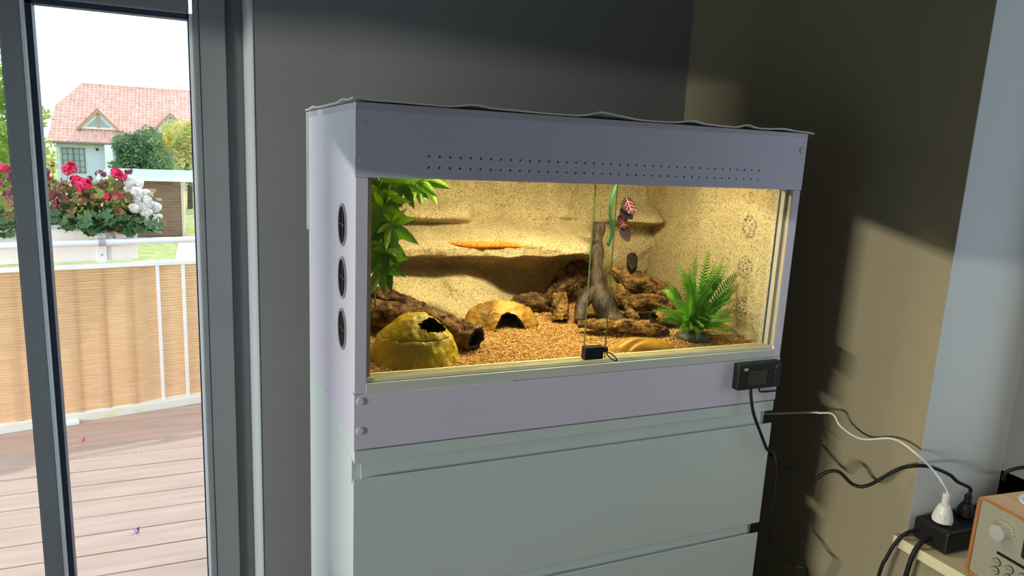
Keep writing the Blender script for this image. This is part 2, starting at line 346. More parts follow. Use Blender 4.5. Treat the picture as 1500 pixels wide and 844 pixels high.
# ---- terrace door in the back wall
door = link('door_1', MB().mesh('door_1', M['frame']), kind='structure')
ZG = 1.712                                                     # glass head
def fr(name, a, b, m='frame', par=door, bevel=.002): return obj(name, B(a, b), M[m], par, bevel=bevel)
XO = -.94
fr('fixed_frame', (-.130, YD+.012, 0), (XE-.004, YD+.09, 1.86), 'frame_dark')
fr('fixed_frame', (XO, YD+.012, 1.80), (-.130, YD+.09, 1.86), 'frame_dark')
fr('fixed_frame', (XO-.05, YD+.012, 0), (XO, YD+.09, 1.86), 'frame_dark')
def sash(x0, x1):
    """one glazed leaf between x0 and x1: stiles, rails, bead, gasket and pane"""
    if x0 < -.8: fr('stile', (x0-.075, YD, .02), (x0, YD+.06, 1.80))
    fr('top_rail', (x0, YD, ZG+.012), (x1, YD+.06, 1.80)); fr('bottom_rail', (x0, YD, .02), (x1, YD+.06, .14))
    g = MB().box((x0, YD+.015, .14), (x0+.012, YD+.05, ZG+.012)).box((x1-.004, YD+.015, .14), (x1, YD+.05, ZG+.012)).box((x0, YD+.015, ZG), (x1, YD+.05, ZG+.012)).box((x0, YD+.015, .14), (x1, YD+.05, .15))
    obj('gasket', g, M['gasket'], door)
    obj('pane', B((x0, YD+.03, .14), (x1, YD+.036, ZG+.01)), M['pane'], door)
sash(-.540, -.2105); sash(-.865, -.588)
fr('stile', (-.588, YD, .02), (-.5475, YD+.06, 1.80)); fr('glazing_bead', (-.5475, YD-.002, .14), (-.5405, YD+.03, ZG+.01), 'bead', bevel=.0015)
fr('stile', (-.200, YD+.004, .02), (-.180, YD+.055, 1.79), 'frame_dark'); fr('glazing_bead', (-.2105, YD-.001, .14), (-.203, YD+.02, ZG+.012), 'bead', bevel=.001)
fr('stile', (-.203, YD-.002, .02), (-.1895, YD+.06, 1.80)); fr('stile', (-.189, YD, .02), (-.130, YD+.06, 1.80))

# ================================================================== CHEST
ch = thing('chest_of_drawers', 'white chest of drawers with grooved grips carrying the lit terrarium', 'chest of drawers', (.4, .24, 0))
D = .474
obj('side_panel', B((0, .021, 0), (.017, D, .978)), M['chest'], ch, bevel=.001)
obj('side_panel', B((.783, .021, 0), (.80, D, .978)), M['chest'], ch, bevel=.001)
obj('top', B((0, 0, .9785), (.80, D, .998)), M['chest'], ch, bevel=.001)
obj('back_panel', B((.017, D-.008, .02), (.783, D, .978)), M['chest_in'], ch)
obj('plinth', B((.017, .05, 0), (.783, .07, .05)), M['chest'], ch)
for z1 in (.953, .722, .490, .258):
    z0 = z1-.209
    dr = thing('drawer', '', 'x'); del dr['label'], dr['category']; dr.parent = ch; dr.matrix_parent_inverse = Matrix.Translation(-ch.location)
    dr['_local'] = 1
    pf = [(0, z0), (0, z1-.001), (.002, z1), (.012, z1-.012), (.0195, z1-.013), (.0195, z0)]
    obj('drawer_front', MB().prism(pf, 0, -.001, .801), M['chest'], dr, bevel=.0008)
    obj('grip_recess', MB().prism([(.0125, z1-.012), (.0185, z1+.0255), (.0195, z1+.0255), (.0195, z1-.012)], 0, .0135, .7865), M['chest'], dr)
    bx = MB().box((.03, .04, z0+.01), (.04, .44, z1-.04)).box((.76, .04, z0+.01), (.77, .44, z1-.04)).box((.03, .44, z0+.01), (.77, .45, z1-.04)).box((.03, .04, z0+.005), (.77, .45, z0+.012))
    obj('drawer_box', bx, M['chest_in'], dr)

# ================================================================== TERRARIUM
T = thing('terrarium', 'lavender-white vivarium with sliding glass front lit yellow inside', 'terrarium', (.4, .237, .998))
Z0, Z1 = .9985, 1.4985
obj('floor_panel', B((.016, .012, Z0), (.784, D-.008, Z0+.016)), M['tank'], T)
obj('back_panel', B((.016, D-.008, Z0), (.784, D, Z1)), M['tank'], T)
vents = [(.1, 1.322), (.098, 1.241), (.097, 1.160)]
# side panels with round vent holes
def side_panel(x0, x1):
    mb = MB(); ys = [.0125, .06, .136, D]; zs = [Z0, 1.122, 1.198, 1.203, 1.279, 1.284, 1.360, Z1]
    for xa in (x0, x1):
        for i in range(3):
            for j in range(7):
                a, b, c, d = ys[i], ys[i+1], zs[j], zs[j+1]
                if i == 1 and j in (1, 3, 5):
                    cy, cz = (a+b)/2, (c+d)/2; n = 24; r = .030
                    ring = [(cy+r*math.cos(2*PI*k/n), cz+r*math.sin(2*PI*k/n)) for k in range(n)]
                    sq = []
                    for k in range(n):
                        u, v = math.cos(2*PI*k/n), math.sin(2*PI*k/n); s_ = .038/max(abs(u), abs(v)); sq.append((cy+u*s_, cz+v*s_))
                    vs = [(xa, *p) for p in ring]+[(xa, *p) for p in sq]
                    mb.add(vs, [(k, (k+1) % n, n+(k+1) % n, n+k) for k in range(n)])
                else: mb.add([(xa, a, c), (xa, b, c), (xa, b, d), (xa, a, d)], [(0, 1, 2, 3)])
    for j in (1, 3, 5):
        cz = (zs[j]+zs[j+1])/2
        n = 24; vs = []
        for xa in (x0, x1): vs += [(xa, .098+.030*math.cos(2*PI*k/n), cz+.030*math.sin(2*PI*k/n)) for k in range(n)]
        mb.add(vs, [(k, (k+1) % n, n+(k+1) % n, n+k) for k in range(n)])
    mb.add([(x, y, z) for x in (x0, x1) for y, z in ((.0125, Z0), (D, Z0), (D, Z1), (.0125, Z1))], [(0, 1, 5, 4), (1, 2, 6, 5), (2, 3, 7, 6), (3, 0, 4, 7)])
    return mb
obj('side_panel', side_panel(0, .016), M['tank'], T)
obj('side_panel', side_panel(.784, .80), M['tank'], T)
for sx, nx in ((0, -1), (.80, 1)):
    for cz in (1.3220, 1.2410, 1.1600):
        v = obj('vent', MB().lathe([(.0285, 0), (.0325, 0), (.0325, .0022), (.0285, .0022), (.0285, 0)], 28, (sx, .098, cz), 'x' if nx < 0 else 'x', caps=False), M['vent_rim'], T)
        if nx > 0: v.data.transform(Matrix.Translation((.0022, 0, 0)))
        g = MB().lathe([(.0288, -.0008), (.0288, .0006)], 28, (sx+(.0 if nx < 0 else -.0), .098, cz), 'x'); obj('gauze', g, M['mesh'], v)
        cx = sx-.0008 if nx < 0 else sx+.0008
        c = MB().box((cx-.0003, .0977, cz-.0285), (cx+.0003, .0983, cz+.0285)).box((cx-.0003, .0695, cz-.0003), (cx+.0003, .1265, cz+.0003)); obj('crossbar', c, M['vent_rim'], v)
# upper front panel with two rows of real holes
def holes_panel(x0, x1, z0, z1, y0, y1, hx0, pitch, nh, rows, r=.0019):
    mb = MB(); q = pitch/2; xa, xb = hx0-q, hx0+pitch*(nh-1)+q
    zr = []
    for zc in rows: zr.append((zc-.0055, zc+.0055))
    cuts = [z0, zr[0][0], zr[0][1], zr[1][0], zr[1][1], z1]
    for y in (y0, y1):
        mb.add([(x0, y, z0), (xa, y, z0), (xa, y, z1), (x0, y, z1)], [(0, 1, 2, 3)]); mb.add([(xb, y, z0), (x1, y, z0), (x1, y, z1), (xb, y, z1)], [(0, 1, 2, 3)])
        for k in (0, 2, 4): mb.add([(xa, y, cuts[k]), (xb, y, cuts[k]), (xb, y, cuts[k+1]), (xa, y, cuts[k+1])], [(0, 1, 2, 3)])
        for zc in rows:
            for i in range(nh):
                cx = hx0+i*pitch; vs = []
                for k in range(8):
                    a = PI/4*k; vs.append((cx+r*math.cos(a), y, zc+r*math.sin(a)))
                for k in range(8):
                    a = PI/4*k; u, v = math.cos(a), math.sin(a); s_ = 1/max(abs(u), abs(v)); vs.append((cx+u*s_*q, y, zc+v*s_*.0055))
                mb.add(vs, [(k, (k+1) % 8, 8+(k+1) % 8, 8+k) for k in range(8)])
    for zc in rows:
        for i in range(nh):
            cx = hx0+i*pitch; vs = [(cx+r*math.cos(PI/4*k), y, zc+r*math.sin(PI/4*k)) for y in (y0, y1) for k in range(8)]
            mb.add(vs, [(k, (k+1) % 8, 8+(k+1) % 8, 8+k) for k in range(8)])
    mb.add([(x, y, z) for y in (y0, y1) for x, z in ((x0, z0), (x1, z0), (x1, z1), (x0, z1))], [(0, 1, 5, 4), (1, 2, 6, 5), (2, 3, 7, 6), (3, 0, 4, 7)])
    return mb
tp = obj('top_panel', holes_panel(-.001, .801, 1.3990, Z1, -.001, .011, .1025, .01568, 39, (1.4152, 1.4305)), M['tank'], T)
obj('leak_strip', B((.09, .013, 1.407), (.71, .015, 1.439)), M['mesh'], tp)  # solid strip added to stop lamp light leaking through the holes
obj('edge_tape', MB().add([(.0, -.0013, 1.488), (.80, -.0013, 1.4915), (.80, -.0013, 1.4985), (.0, -.0013, 1.4985)], [(0, 1, 2, 3)]), M['tape'], tp)
obj('edge_tape', MB().add([(-.0004, .02, 1.490), (-.0004, .30, 1.4885), (-.0004, .30, 1.4985), (-.0004, .02, 1.4985)], [(0, 1, 2, 3)]).add([(-.0004, .36, 1.4885), (-.0004, D, 1.4885), (-.0004, D, 1.4985), (-.0004, .36, 1.4985)], [(0, 1, 2, 3)]), M['tape'], T)
obj('bottom_panel', B((-.001, -.001, Z0+.0022), (.801, .011, 1.0855)), M['tank'], T, bevel=.0006)
obj('edge_tape', B((.01, -.0014, 1.0845), (.25, -.0010, 1.0866)), M['film'], T)
obj('frame_post', B((0, 0, 1.0865), (.0165, .012, 1.3982)), M['tank'], T)
obj('frame_post', B((.7835, 0, 1.0865), (.80, .012, 1.3982)), M['tank'], T)
obj('bottom_trim', B((.0165, -.0005, 1.086), (.7835, .006, 1.1015)), M['rail_grey'], T, bevel=.0006)
rl = MB().box((.0165, .0065, 1.088), (.7835, .026, 1.103)).box((.0165, .004, 1.103), (.7835, .0062, 1.1078)).box((.0165, .0115, 1.103), (.7835, .0128, 1.1078)).box((.0165, .0225, 1.103), (.7835, .026, 1.1085))
rr = obj('glass_track', rl, M['rail'], T)
rb = MB()
for i in range(190): rb.box((.018+i*.00403, .0041, 1.1015), (.0198+i*.00403, .0062, 1.1082))
obj('track_ribs', rb, M['rail'], rr, kind='stuff')
obj('glass_track', MB().box((.0165, .0190, 1.4000), (.7835, .026, 1.409)), M['tank_edge'], T)
for s, sg in ((.0168, 1), (.7832, -1)):
    a, b = sorted((s, s+sg*.0075)); sc_ = obj('side_channel', B((a, .0105, 1.1085), (b, .024, 1.3985)), M['tan'], T)
    a, b = sorted((s, s+sg*.0012)); obj('channel_lip', B((a, .0006, 1.1085), (b, .0104, 1.3985)), M['tan'], sc_)
    a, b = sorted((s+sg*.0076, s+sg*.0084)); obj('dark_gap', B((a, .0200, 1.1085), (b, .024, 1.3985)), M['black_soft'], sc_)  # black strip stands in for the shaded gap beside the channel
p1 = obj('glass_pane', B((.3805, .0068, 1.1035), (.7815, .0102, 1.3975)), M['tglass'], T)
obj('pane_edge', B((.3796, .0068, 1.1035), (.3804, .0102, 1.3975)), M['tedge'], p1)
p2 = obj('glass_pane', B((.0175, .0150, 1.1035), (.4255, .0184, 1.3975)), M['tglass'], T)
obj('pane_edge', B((.4256, .0150, 1.1035), (.4263, .0184, 1.3975)), M['tedge'], p2)
for x, z in ((.0085, 1.4690), (.0085, 1.4225), (.0085, 1.0755), (.0085, 1.0300), (.7915, 1.4690)):
    obj('screw_cap', MB().lathe([(.0058, 0), (.0060, .0010), (.0054, .0018), (.003, .0021)], 20, (x, -.001, z), 'y'), M['cap'], T, smooth=False)
obj('screw_cap', MB().lathe([(.0016, 0), (.0016, .0005)], 10, (0, .26, 1.0045), 'x'), M['black'], T)
# top cover: thin board with a wavy peeling rim
bumps = [(.000, .003, .012), (.165, .0045, .022), (.372, .0050, .02), (.40, .0035, .03), (.545, .0040, .02), (.660, .0050, .014), (.74, .002, .02)]
def rim(x): return sum(a*math.exp(-((x-c)/w_)**2) for c, a, w_ in bumps)+.0006*math.sin(x*37)
def lid(u, v):
    x = -.006+u*.816; y = -.0065+v*(D+.007)
    z = Z1+.0018+rim(x)*math.exp(-(v/.05)**2)+.003*math.exp(-(u/.02)**2)*max(0, math.sin(y*21))**3
    if x > .795: z -= (x-.795)*.12
    return (x, y, z)
lo = obj('lid', MB().grid(lid, 160, 40), M['film'], T)
so = lo.modifiers.new('thick', 'SOLIDIFY'); so.thickness = .0022; so.offset = 1
obj('lid_board', B((.002, .004, Z1-.004), (.798, D-.002, Z1+.0004)), M['tank'], T)
obj('cover_film', B((-.0045, D-.0006, 1.27), (-.0005, D+.0004, 1.498)), M['film'], T, label='loose film along the back edge')
# light bar under the lid
lb = obj('light_bar', B((.08, .115, 1.462), (.72, .155, 1.482)), M['white_plastic'], T)
obj('diffuser', B((.085, .118, 1.458), (.715, .152, 1.4618)), mat('warm_led_diffuser', (.9, .85, .7), .5, emit=((1, .82, .45), 6), var=.01), lb)
la = lamp('terrarium_light', 'AREA', (.4, .135, 1.457), (.4, .145, 1.0), 4.5, (1, .86, .54), shape='RECTANGLE', size=.50, size_y=.035)

# ---- relief background
ledge_top = [(.0, 1.237), (.13, 1.240), (.17, 1.243), (.30, 1.247), (.45, 1.245), (.60, 1.238), (.65, 1.238)]
def lerp_t(tab, x):
    for (a, p), (b, q) in zip(tab, tab[1:]):
        if x <= b: return p+(q-p)*max(0, (x-a)/(b-a))
    return tab[-1][1]
def relief(x, z):
    n = fbm((x, 0, z), 7, 3)*.022+fbm((x, 3, z), 26, 3)*.006
    d = .022+n
    # main ledge
    wx = smooth(.02, .15, x)*(1-smooth(.585, .635, x)); lt = lerp_t(ledge_top, x)+fbm((x, 9, 0), 14, 2)*.006
    lip = .128+.012*math.sin(x*17+1)+fbm((x, 5, 0), 20, 2)*.014
    up = smooth(lt+.075, lt+.006, z) if z > lt else 1
    lowt = .016+.004*math.sin(x*21+.4)
    low = .55*smooth(lt-lowt-.008, lt-lowt+.008, z)+.45*smooth(lt-lowt-.062, lt-lowt, z)
    hollow = 0
    if .28 < x < .47: hollow = .028*math.exp(-((z-lt-.012)/.007)**2)*smooth(.28, .30, x)*(1-smooth(.45, .47, x))
    d = max(d, n+wx*(lip*(up**1.6)*low)+.02-hollow*0)
    # lower slope
    ws = smooth(-.05, .10, x)*(1-smooth(.40, .52, x))
    crest = 1.222-.235*max(0, x-.17)+.012*math.sin(x*26)
    sl_ = smooth(crest+.03, crest-.075, z)
    d = max(d, n+.03+ws*.155*sl_)
    # lumps under the ledge on the left
    d += .02*math.exp(-((x-.20)/.06)**2-((z-1.190)/.016)**2)+.018*math.sin((x*.62+z)*75+1.5*fbm((x, 1, z), 8, 2))*ws*sl_*.6
    # dark cave
    d -= .02*math.exp(-((x-.54)/.06)**2-((z-1.15)/.04)**2)
    # upper ridges
    def ridge(xa, xb, zc, amp, sl=0):
        zz = z-(zc+sl*(x-xa)); k = smooth(xa-.02, xa+.03, x)*(1-smooth(xb-.04, xb+.03, x))
        return amp*k*smooth(.045, .0, zz)*smooth(-.018, -.001, zz)
    d += ridge(.10, .33, 1.310, .055, -.03)+ridge(.655, .80, 1.303, .070, -.03)+ridge(.42, .60, 1.300, .016, .06)+ridge(.36, .48, 1.272, .014, -.05)
    d += ridge(.02, .2, 1.345, .02, .02)
    return max(.008, d)
YBK = D-.0095
def rel(u, v):
    x = .0165+u*.767; z = 1.02+v*.435
    return (x, YBK-relief(x, z), z)
obj('relief_background', MB().grid(rel, 330, 190), M['back'], T, smooth=True)
for sx in (.0165, .7835):
    def sd(u, v, sx=sx):
        y = .0243+u*(YBK-.0343); z = 1.02+v*.435; s_ = 1 if sx < .4 else -1
        return (sx+s_*(.003+.0022*fbm((y, sx, z), 16, 4)), y, z)
    obj('side_background', MB().grid(sd, 70, 70), M['back'], T, smooth=True)
for cz in (1.3220, 1.2410, 1.1600):
    obj('vent_gauze', MB().lathe([(.024, 0), (.021, .0022), (.001, .003)], 24, (.7812, .098, cz), 'x'), M['ventsand'], T, label='grey gauze spot on the inner side wall')
# ---- bedding
def bed_z(x, y): return 1.1015+.016*smooth(.03, .30, y)+.0035*fbm((x, y, 0), 14, 3)-.004*smooth(.1, .0, x)*smooth(.1, .0, y)
bd = MB().grid(lambda u, v: (.018+u*.764, .0265+v*.40, bed_z(.018+u*.764, .0265+v*.40)+.0012*fbm((u*9, v*6, 1), 18, 2)), 220, 120)
bd.add([(.018, .0265, 1.016), (.782, .0265, 1.016), (.782, .0265, 1.101), (.018, .0265, 1.101)], [(0, 1, 2, 3)])
for i in range(16000):
    y = .027+.33*random.random()**1.4; x = .019+.762*random.random(); z = bed_z(x, y)+.0008
    s_ = random.uniform(.0010, .0023); q = Matrix.Rotation(random.random()*6.3, 3, Vector((random.gauss(0, 1), random.gauss(0, 1), random.gauss(0, 1))).normalized())
    vs = [Vector((x, y, z))+q @ Vector(p)*s_ for p in ((1.3, 0, 0), (-1.3, .3, 0), (0, 1, 0), (0, -.9, .2), (.2, 0, .7), (0, 0, -.7))]
    bd.add(vs, [(0, 2, 4), (2, 1, 4), (1, 3, 4), (3, 0, 4), (2, 0, 5), (1, 2, 5), (3, 1, 5), (0, 3, 5)], 1)
tag(obj('bedding', bd, [M['bed'], M['chip']], fix=False), 'coarse golden granular bedding covering the terrarium floor', 'bedding', kind='stuff')

# ---- bark and wood
def bark_tube(name, pts, rad, label, m='bark', wall=.006, squash=.85, rough=.006, n=40, seed=0, cat='cork bark'):
    P = catmull(pts, 14); k = len(P)
    rr_ = rad if isinstance(rad, list) else [rad]*len(pts)
    rads = []
    for i in range(k):
        t = i/(k-1)*(len(rr_)-1); a = int(min(t, len(rr_)-2)); rads.append(rr_[a]+(rr_[a+1]-rr_[a])*(t-a))
    root = thing(name, label, cat, P[0])
    def shell(off, mat_, nm):
        mb = MB(); vs = []; ref = None
        for i, p in enumerate(P):
            t = (P[min(i+1, k-1)]-P[max(i-1, 0)]).normalized()
            if ref is None: ref = Vector((0, 0, 1))
            ref = (ref-t*ref.dot(t)).normalized(); bn = t.cross(ref)
            for j in range(n):
                a = 2*PI*j/n
                g = fbm((math.cos(a)*1.6+seed, math.sin(a)*1.6, i*.09), 2.6, 4); g2 = abs(fbm((math.cos(a)*3+seed, math.sin(a)*3, i*.07), 2.2, 3))
                h = rough*(g*1.1-g2*1.9+.4) if off == 0 else 0
                end = 0
                if i in (0, k-1): end = .006*fbm((a, seed, 3), 2.1, 3)
                vs.append(p+t*end+(ref*math.cos(a)*squash+bn*math.sin(a))*(rads[i]-off+h))
        fs = [(i*n+j, i*n+(j+1) % n, (i+1)*n+(j+1) % n, (i+1)*n+j) for i in range(k-1) for j in range(n)]
        mb.add(vs, fs); return mb
    o = shell(0, None, None); inn = shell(wall, None, None)
    # close the rims between bark and hollow
    both = MB(); both.add(o.v, o.f); m0 = len(o.v)
    obj('bark', both.add(inn.v, [], 0), M[m], root, smooth=True)
    ri = MB(); ri.add(inn.v, inn.f)
    for e in (0, k-1):
        ov = o.v[e*n:(e+1)*n]; iv = inn.v[e*n:(e+1)*n]
        ri.add(ov+iv, [(j, (j+1) % n, n+(j+1) % n, n+j) for j in range(n)])
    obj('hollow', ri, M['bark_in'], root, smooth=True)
    return root
def bark_slab(name, pts, wid, thick, label, m='bark_pale', seed=1, cat='bark', rough=.007, n=28):
    P = catmull(pts, 12); k = len(P); root = thing(name, label, cat, P[0]); mb = MB(); vs = []
    for i, p in enumerate(P):
        t = (P[min(i+1, k-1)]-P[max(i-1, 0)]).normalized(); ref = Vector((0, 0, 1)) if abs(t.z) < .9 else Vector((0, -1, 0))
        ref = (ref-t*ref.dot(t)).normalized(); bn = t.cross(ref); e = math.sin(PI*min(1, max(0.04, i/(k-1))))**.35
        for j in range(n):
            a = 2*PI*j/n; g = fbm((math.cos(a)*1.2+seed*7, math.sin(a)*1.2, i*.10), 2.0, 5); g2 = abs(fbm((math.cos(a)*2.6+seed, math.sin(a)*2.6, i*.07), 2.2, 4))
            h = 1+(g*.38-g2*.5+.08)*rough/.007
            vs.append(p+(ref*math.cos(a)*thick+bn*math.sin(a)*wid)*h*e)
    mb.add(vs, [(i*n+j, i*n+(j+1) % n, (i+1)*n+(j+1) % n, (i+1)*n+j) for i in range(k-1) for j in range(n)]+[tuple(range(n))[::-1], tuple(range((k-1)*n, k*n))])
    obj('bark', mb, M[m], root, smooth=True); return root
bark_tube('cork_tube', [(.022, .275, 1.150), (.10, .225, 1.147), (.182, .168, 1.138), (.226, .108, 1.128)], [.030, .028, .026, .0245], 'long hollow cork bark tube with dark open end behind the olive hide', seed=2)
bark_slab('cork_slab', [(.02, .345, 1.168), (.08, .315, 1.172), (.15, .285, 1.152), (.20, .262, 1.130)], .024, .017, 'rough brown bark slab leaning against the relief above the cork tube', 'bark', 5)
bark_slab('bark_piece', [(.385, .335, 1.128), (.43, .318, 1.135), (.47, .31, 1.128)], .02, .022, 'dark bark piece right behind the ochre cave', 'bark', 8)
bark_slab('bark_piece', [(.49, .375, 1.130), (.53, .37, 1.165), (.575, .37, 1.185), (.61, .36, 1.175)], .016, .030, 'dark bark piece added to darken the cave under the ledge', 'bark', 21)  # added bark, stands in for the black shade inside the cave
bark_tube('cork_tube', [(.447, .225, 1.118), (.452, .24, 1.140), (.462, .262, 1.162)], [.015, .017, .0145], 'short upright cork bark tube in the middle of the terrarium', 'bark_pale', .004, seed=4, rough=.004, n=30)
bark_slab('bark_log', [(.600, .30, 1.205), (.635, .27, 1.186), (.69, .245, 1.165), (.722, .235, 1.155)], .024, .022, 'thick ochre bark log sloping down beside the driftwood, uppermost of three', 'bark_pale', 11)
bark_slab('bark_log', [(.575, .24, 1.142), (.63, .225, 1.147), (.69, .22, 1.145), (.73, .215, 1.140)], .022, .017, 'ochre bark log lying level under the sloping one', 'bark_pale', 14)
bark_tube('cork_tube', [(.628, .172, 1.128), (.66, .168, 1.128), (.70, .175, 1.126)], [.017, .019, .016], 'small cork tube with black opening left of the fern', 'bark_pale', .004, seed=9, rough=.004, n=30)
bark_slab('bark_log', [(.452, .162, 1.127), (.50, .145, 1.128), (.56, .130, 1.124), (.60, .122, 1.118), (.63, .118, 1.113)], .016, .0125, 'flat grey brown bark log lying across the bedding in front', 'bark_pale', 17)
# driftwood trunk
dw = thing('driftwood', 'upright smooth brown driftwood trunk behind the overlapping glass panes', 'driftwood', (.52, .2, 1.12))
obj('trunk', MB().tube(catmull([(.555, .195, 1.105), (.545, .21, 1.135), (.540, .24, 1.175), (.548, .27, 1.215), (.562, .30, 1.262), (.572, .315, 1.30)], 8), [.033-.018*smooth(0, 30, i)+.003*math.sin(i*.7) for i in range(41)], 16, squash=.8), M['root'], dw, smooth=True)
obj('root_limb', MB().tube(catmull([(.56, .21, 1.19), (.572, .19, 1.155), (.583, .175, 1.128), (.590, .165, 1.108)], 8), [.010+.003*math.sin(i*.5) for i in range(25)], 12), M['bark_pale'], dw, smooth=True)
obj('root_limb', MB().tube(catmull([(.54, .24, 1.18), (.50, .235, 1.15), (.482, .21, 1.118)], 8), [.015-.004*i/17 for i in range(17)], 12), M['root'], dw, smooth=True)
# vine with dark pink-veined leaves
pv = thing('hanging_plant', 'dark leaved vine with pink veins hanging behind the overlapping panes', 'plant', (.57, .25, 1.40))
path = catmull([(.538, .20, 1.43), (.535, .20, 1.39), (.528, .20, 1.36), (.531, .205, 1.33), (.540, .21, 1.295), (.536, .215, 1.27)], 8)
obj('stem', MB().tube(path, .0035, 8), M['vine_green'], pv, smooth=True)
def oval_leaf(L_, W_, cup=.15, n=8):
    mb = MB()
    def f(u, v):
        t = v; wdt = W_*math.sin(PI*t**.8)**.8+.0004; s_ = (u-.5)*2
        return (s_*wdt, t*L_, cup*wdt*abs(s_)-.25*L_*t*t)
    return mb.grid(f, 4, n)
ol = oval_leaf(.036, .014).mesh('leaf', M['leaf_purple'], True, fix=False)
vn = MB()
def vz(y): return -.25*y*y/.036-.0012
for sg in (-1, 1):
    for k in range(3):
        y = .008+k*.007; vn.add([(0, y, vz(y)), (0, y+.0009, vz(y)), (sg*.009, y+.0085, vz(y+.008)-.0002), (sg*.009, y+.0075, vz(y+.007)-.0002)], [(0, 1, 2, 3)])
for k in range(5):
    a, b = .002+k*.0055, .002+(k+1)*.0055; vn.add([(-.0005, a, vz(a)), (.0005, a, vz(a)), (.0004, b, vz(b)), (-.0004, b, vz(b))], [(0, 1, 2, 3)])
vm = vn.mesh('vein', M['pink'], fix=False)
spots = [(.556, 1.355, 1), (.552, 1.338, 0), (.556, 1.322, 1), (.560, 1.300, 0), (.590, 1.245, 0), (.595, 1.232, 0)]
for i, (x, z, pk) in enumerate(spots):
    p = Vector((x, .195+.004*(i % 3), z+.012)); mt = Matrix.Translation(p) @ Matrix.Rotation(R(random.uniform(-35, 35)), 4, 'Y') @ Matrix.Rotation(R(-100), 4, 'X') @ Matrix.Scale(random.uniform(.8, 1.05), 4)
    lf = copy_to(ol, 'leaf', mt, pv)
    if pk: copy_to(vm, 'vein', Matrix.Identity(4), lf)

# ---- resin hides
def ring_hide(name, label, cat, c, rx, ry, rot, prof, m, seed, holes, amp=.004, seam=None, nth=170, nt=54):
    """a modelled resin cave: profile of (scale, height) going up, holes are (theta0, theta1, t0, t1)"""
    root = thing(name, label, cat, c)
    def P(u, v, off=0):
        th = u*2*PI; t = v*(len(prof)-1); a = int(min(t, len(prof)-2)); k = t-a
        k = k*k*(3-2*k)*.5+k*.5
        s_ = prof[a][0]+(prof[a+1][0]-prof[a][0])*k; h = prof[a][1]+(prof[a+1][1]-prof[a][1])*k
        x, y = math.cos(th), math.sin(th)
        lump = 1+.10*fbm((x*1.1+seed, y*1.1, h*14), 1.2, 3)*smooth(0, .15, s_)+.05*fbm((x*3+seed, y*3, h*40), 1.4, 3)*smooth(0, .15, s_)
        lump -= .022*smooth(.030, .0, abs(fbm((x*1.6+seed, y*1.6, h*26), 1.1, 2)))*smooth(0, .3, s_)
        r_ = s_*lump-off/rx
        X, Y = x*rx*r_, y*ry*r_; hz = h-off*.8+amp*fbm((X*40+seed, Y*40, 0), 1, 3)*smooth(0, .01, h)
        if seam and off == 0 and abs(v-seam) < .5/nt: r2 = .975; X *= r2; Y *= r2; hz -= .0006
        co, si = math.cos(rot), math.sin(rot)
        return (c[0]+X*co-Y*si, c[1]+X*si+Y*co, c[2]+hz)
    def skip(u, v):
        for (a, b, t0, t1) in holes:
            um = (a+b)/2; du = (u-um+.5) % 1-.5; hw = (b-a)/2
            j = .10*fbm((u*30, v*20, seed), 1, 3)
            if t0 < 0:
                if abs(du) < hw and v < t1*math.sqrt(max(0, 1-(du/hw)**2)): return True
            elif (du/hw)**2+((v-(t0+t1)/2)/((t1-t0)/2))**2 < 1+j*5: return True
        return False
    inside = lambda u, v: P(u, v, .005)
    if seam:
        js = int(seam*nt)/nt
        lo_ = MB().grid(P, nth, nt, skip=lambda u, v: skip(u, v) or v > js); obj('body', lo_, M[m], root, smooth=True)
        up_ = MB().grid(P, nth, nt, skip=lambda u, v: skip(u, v) or v < js); obj('lid', up_, M[m], root, smooth=True)
    else: obj('body', MB().grid(P, nth, nt, skip=skip), M[m], root, smooth=True)
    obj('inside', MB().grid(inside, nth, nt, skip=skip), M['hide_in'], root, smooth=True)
    return root
ring_hide('reptile_hide', 'olive green resin reptile hide with broken hole in its lid', 'reptile hide', (.117, .098, 1.098), .070, .056, R(-12),
          [(1.08, 0), (1.0, .012), (.93, .028), (.85, .042), (.79, .049), (.69, .058), (.57, .067), (.42, .0745), (.22, .080), (.0, .081)], 'hide', 3, [(.765, 1.03, .55, .81)], seam=.41)
ring_hide('reptile_cave', 'ochre resin cave with dark arched entrance beside the cork tube end', 'reptile cave', (.325, .238, 1.110), .072, .048, R(-4),
          [(1.02, 0), (1.0, .008), (.93, .02), (.80, .034), (.58, .044), (.3, .050), (.0, .052)], 'cave', 9, [(.69, .835, -1, .58)], amp=.005)
# low ochre ramp by the glass
rp = thing('resin_ramp', 'low smooth ochre resin ramp lying against the glass front', 'reptile ramp', (.53, .05, 1.10))
def rampf(u, v):
    a = u*2*PI; r_ = math.sin(PI*v*.5)
    x = .0615*math.cos(a)*r_; y = .026*math.sin(a)*r_; h = math.cos(PI*v*.5)**.7*.024
    X = x
    h *= (1-.30*smooth(-.0, .06, X)); h += .006*math.exp(-((X+.03)/.018)**2)*(1-v)
    fold = math.exp(-((y+.012-.18*(X+.02))/.0035)**2)*smooth(.012, -.045, X); h -= .008*fold
    return (.533+X, .056+y-.05*X, 1.0995+h+.0012*fbm((X*30, y*30, 1), 1, 2))
obj('body', MB().grid(rampf, 72, 26), M['ramp'], rp, smooth=True)

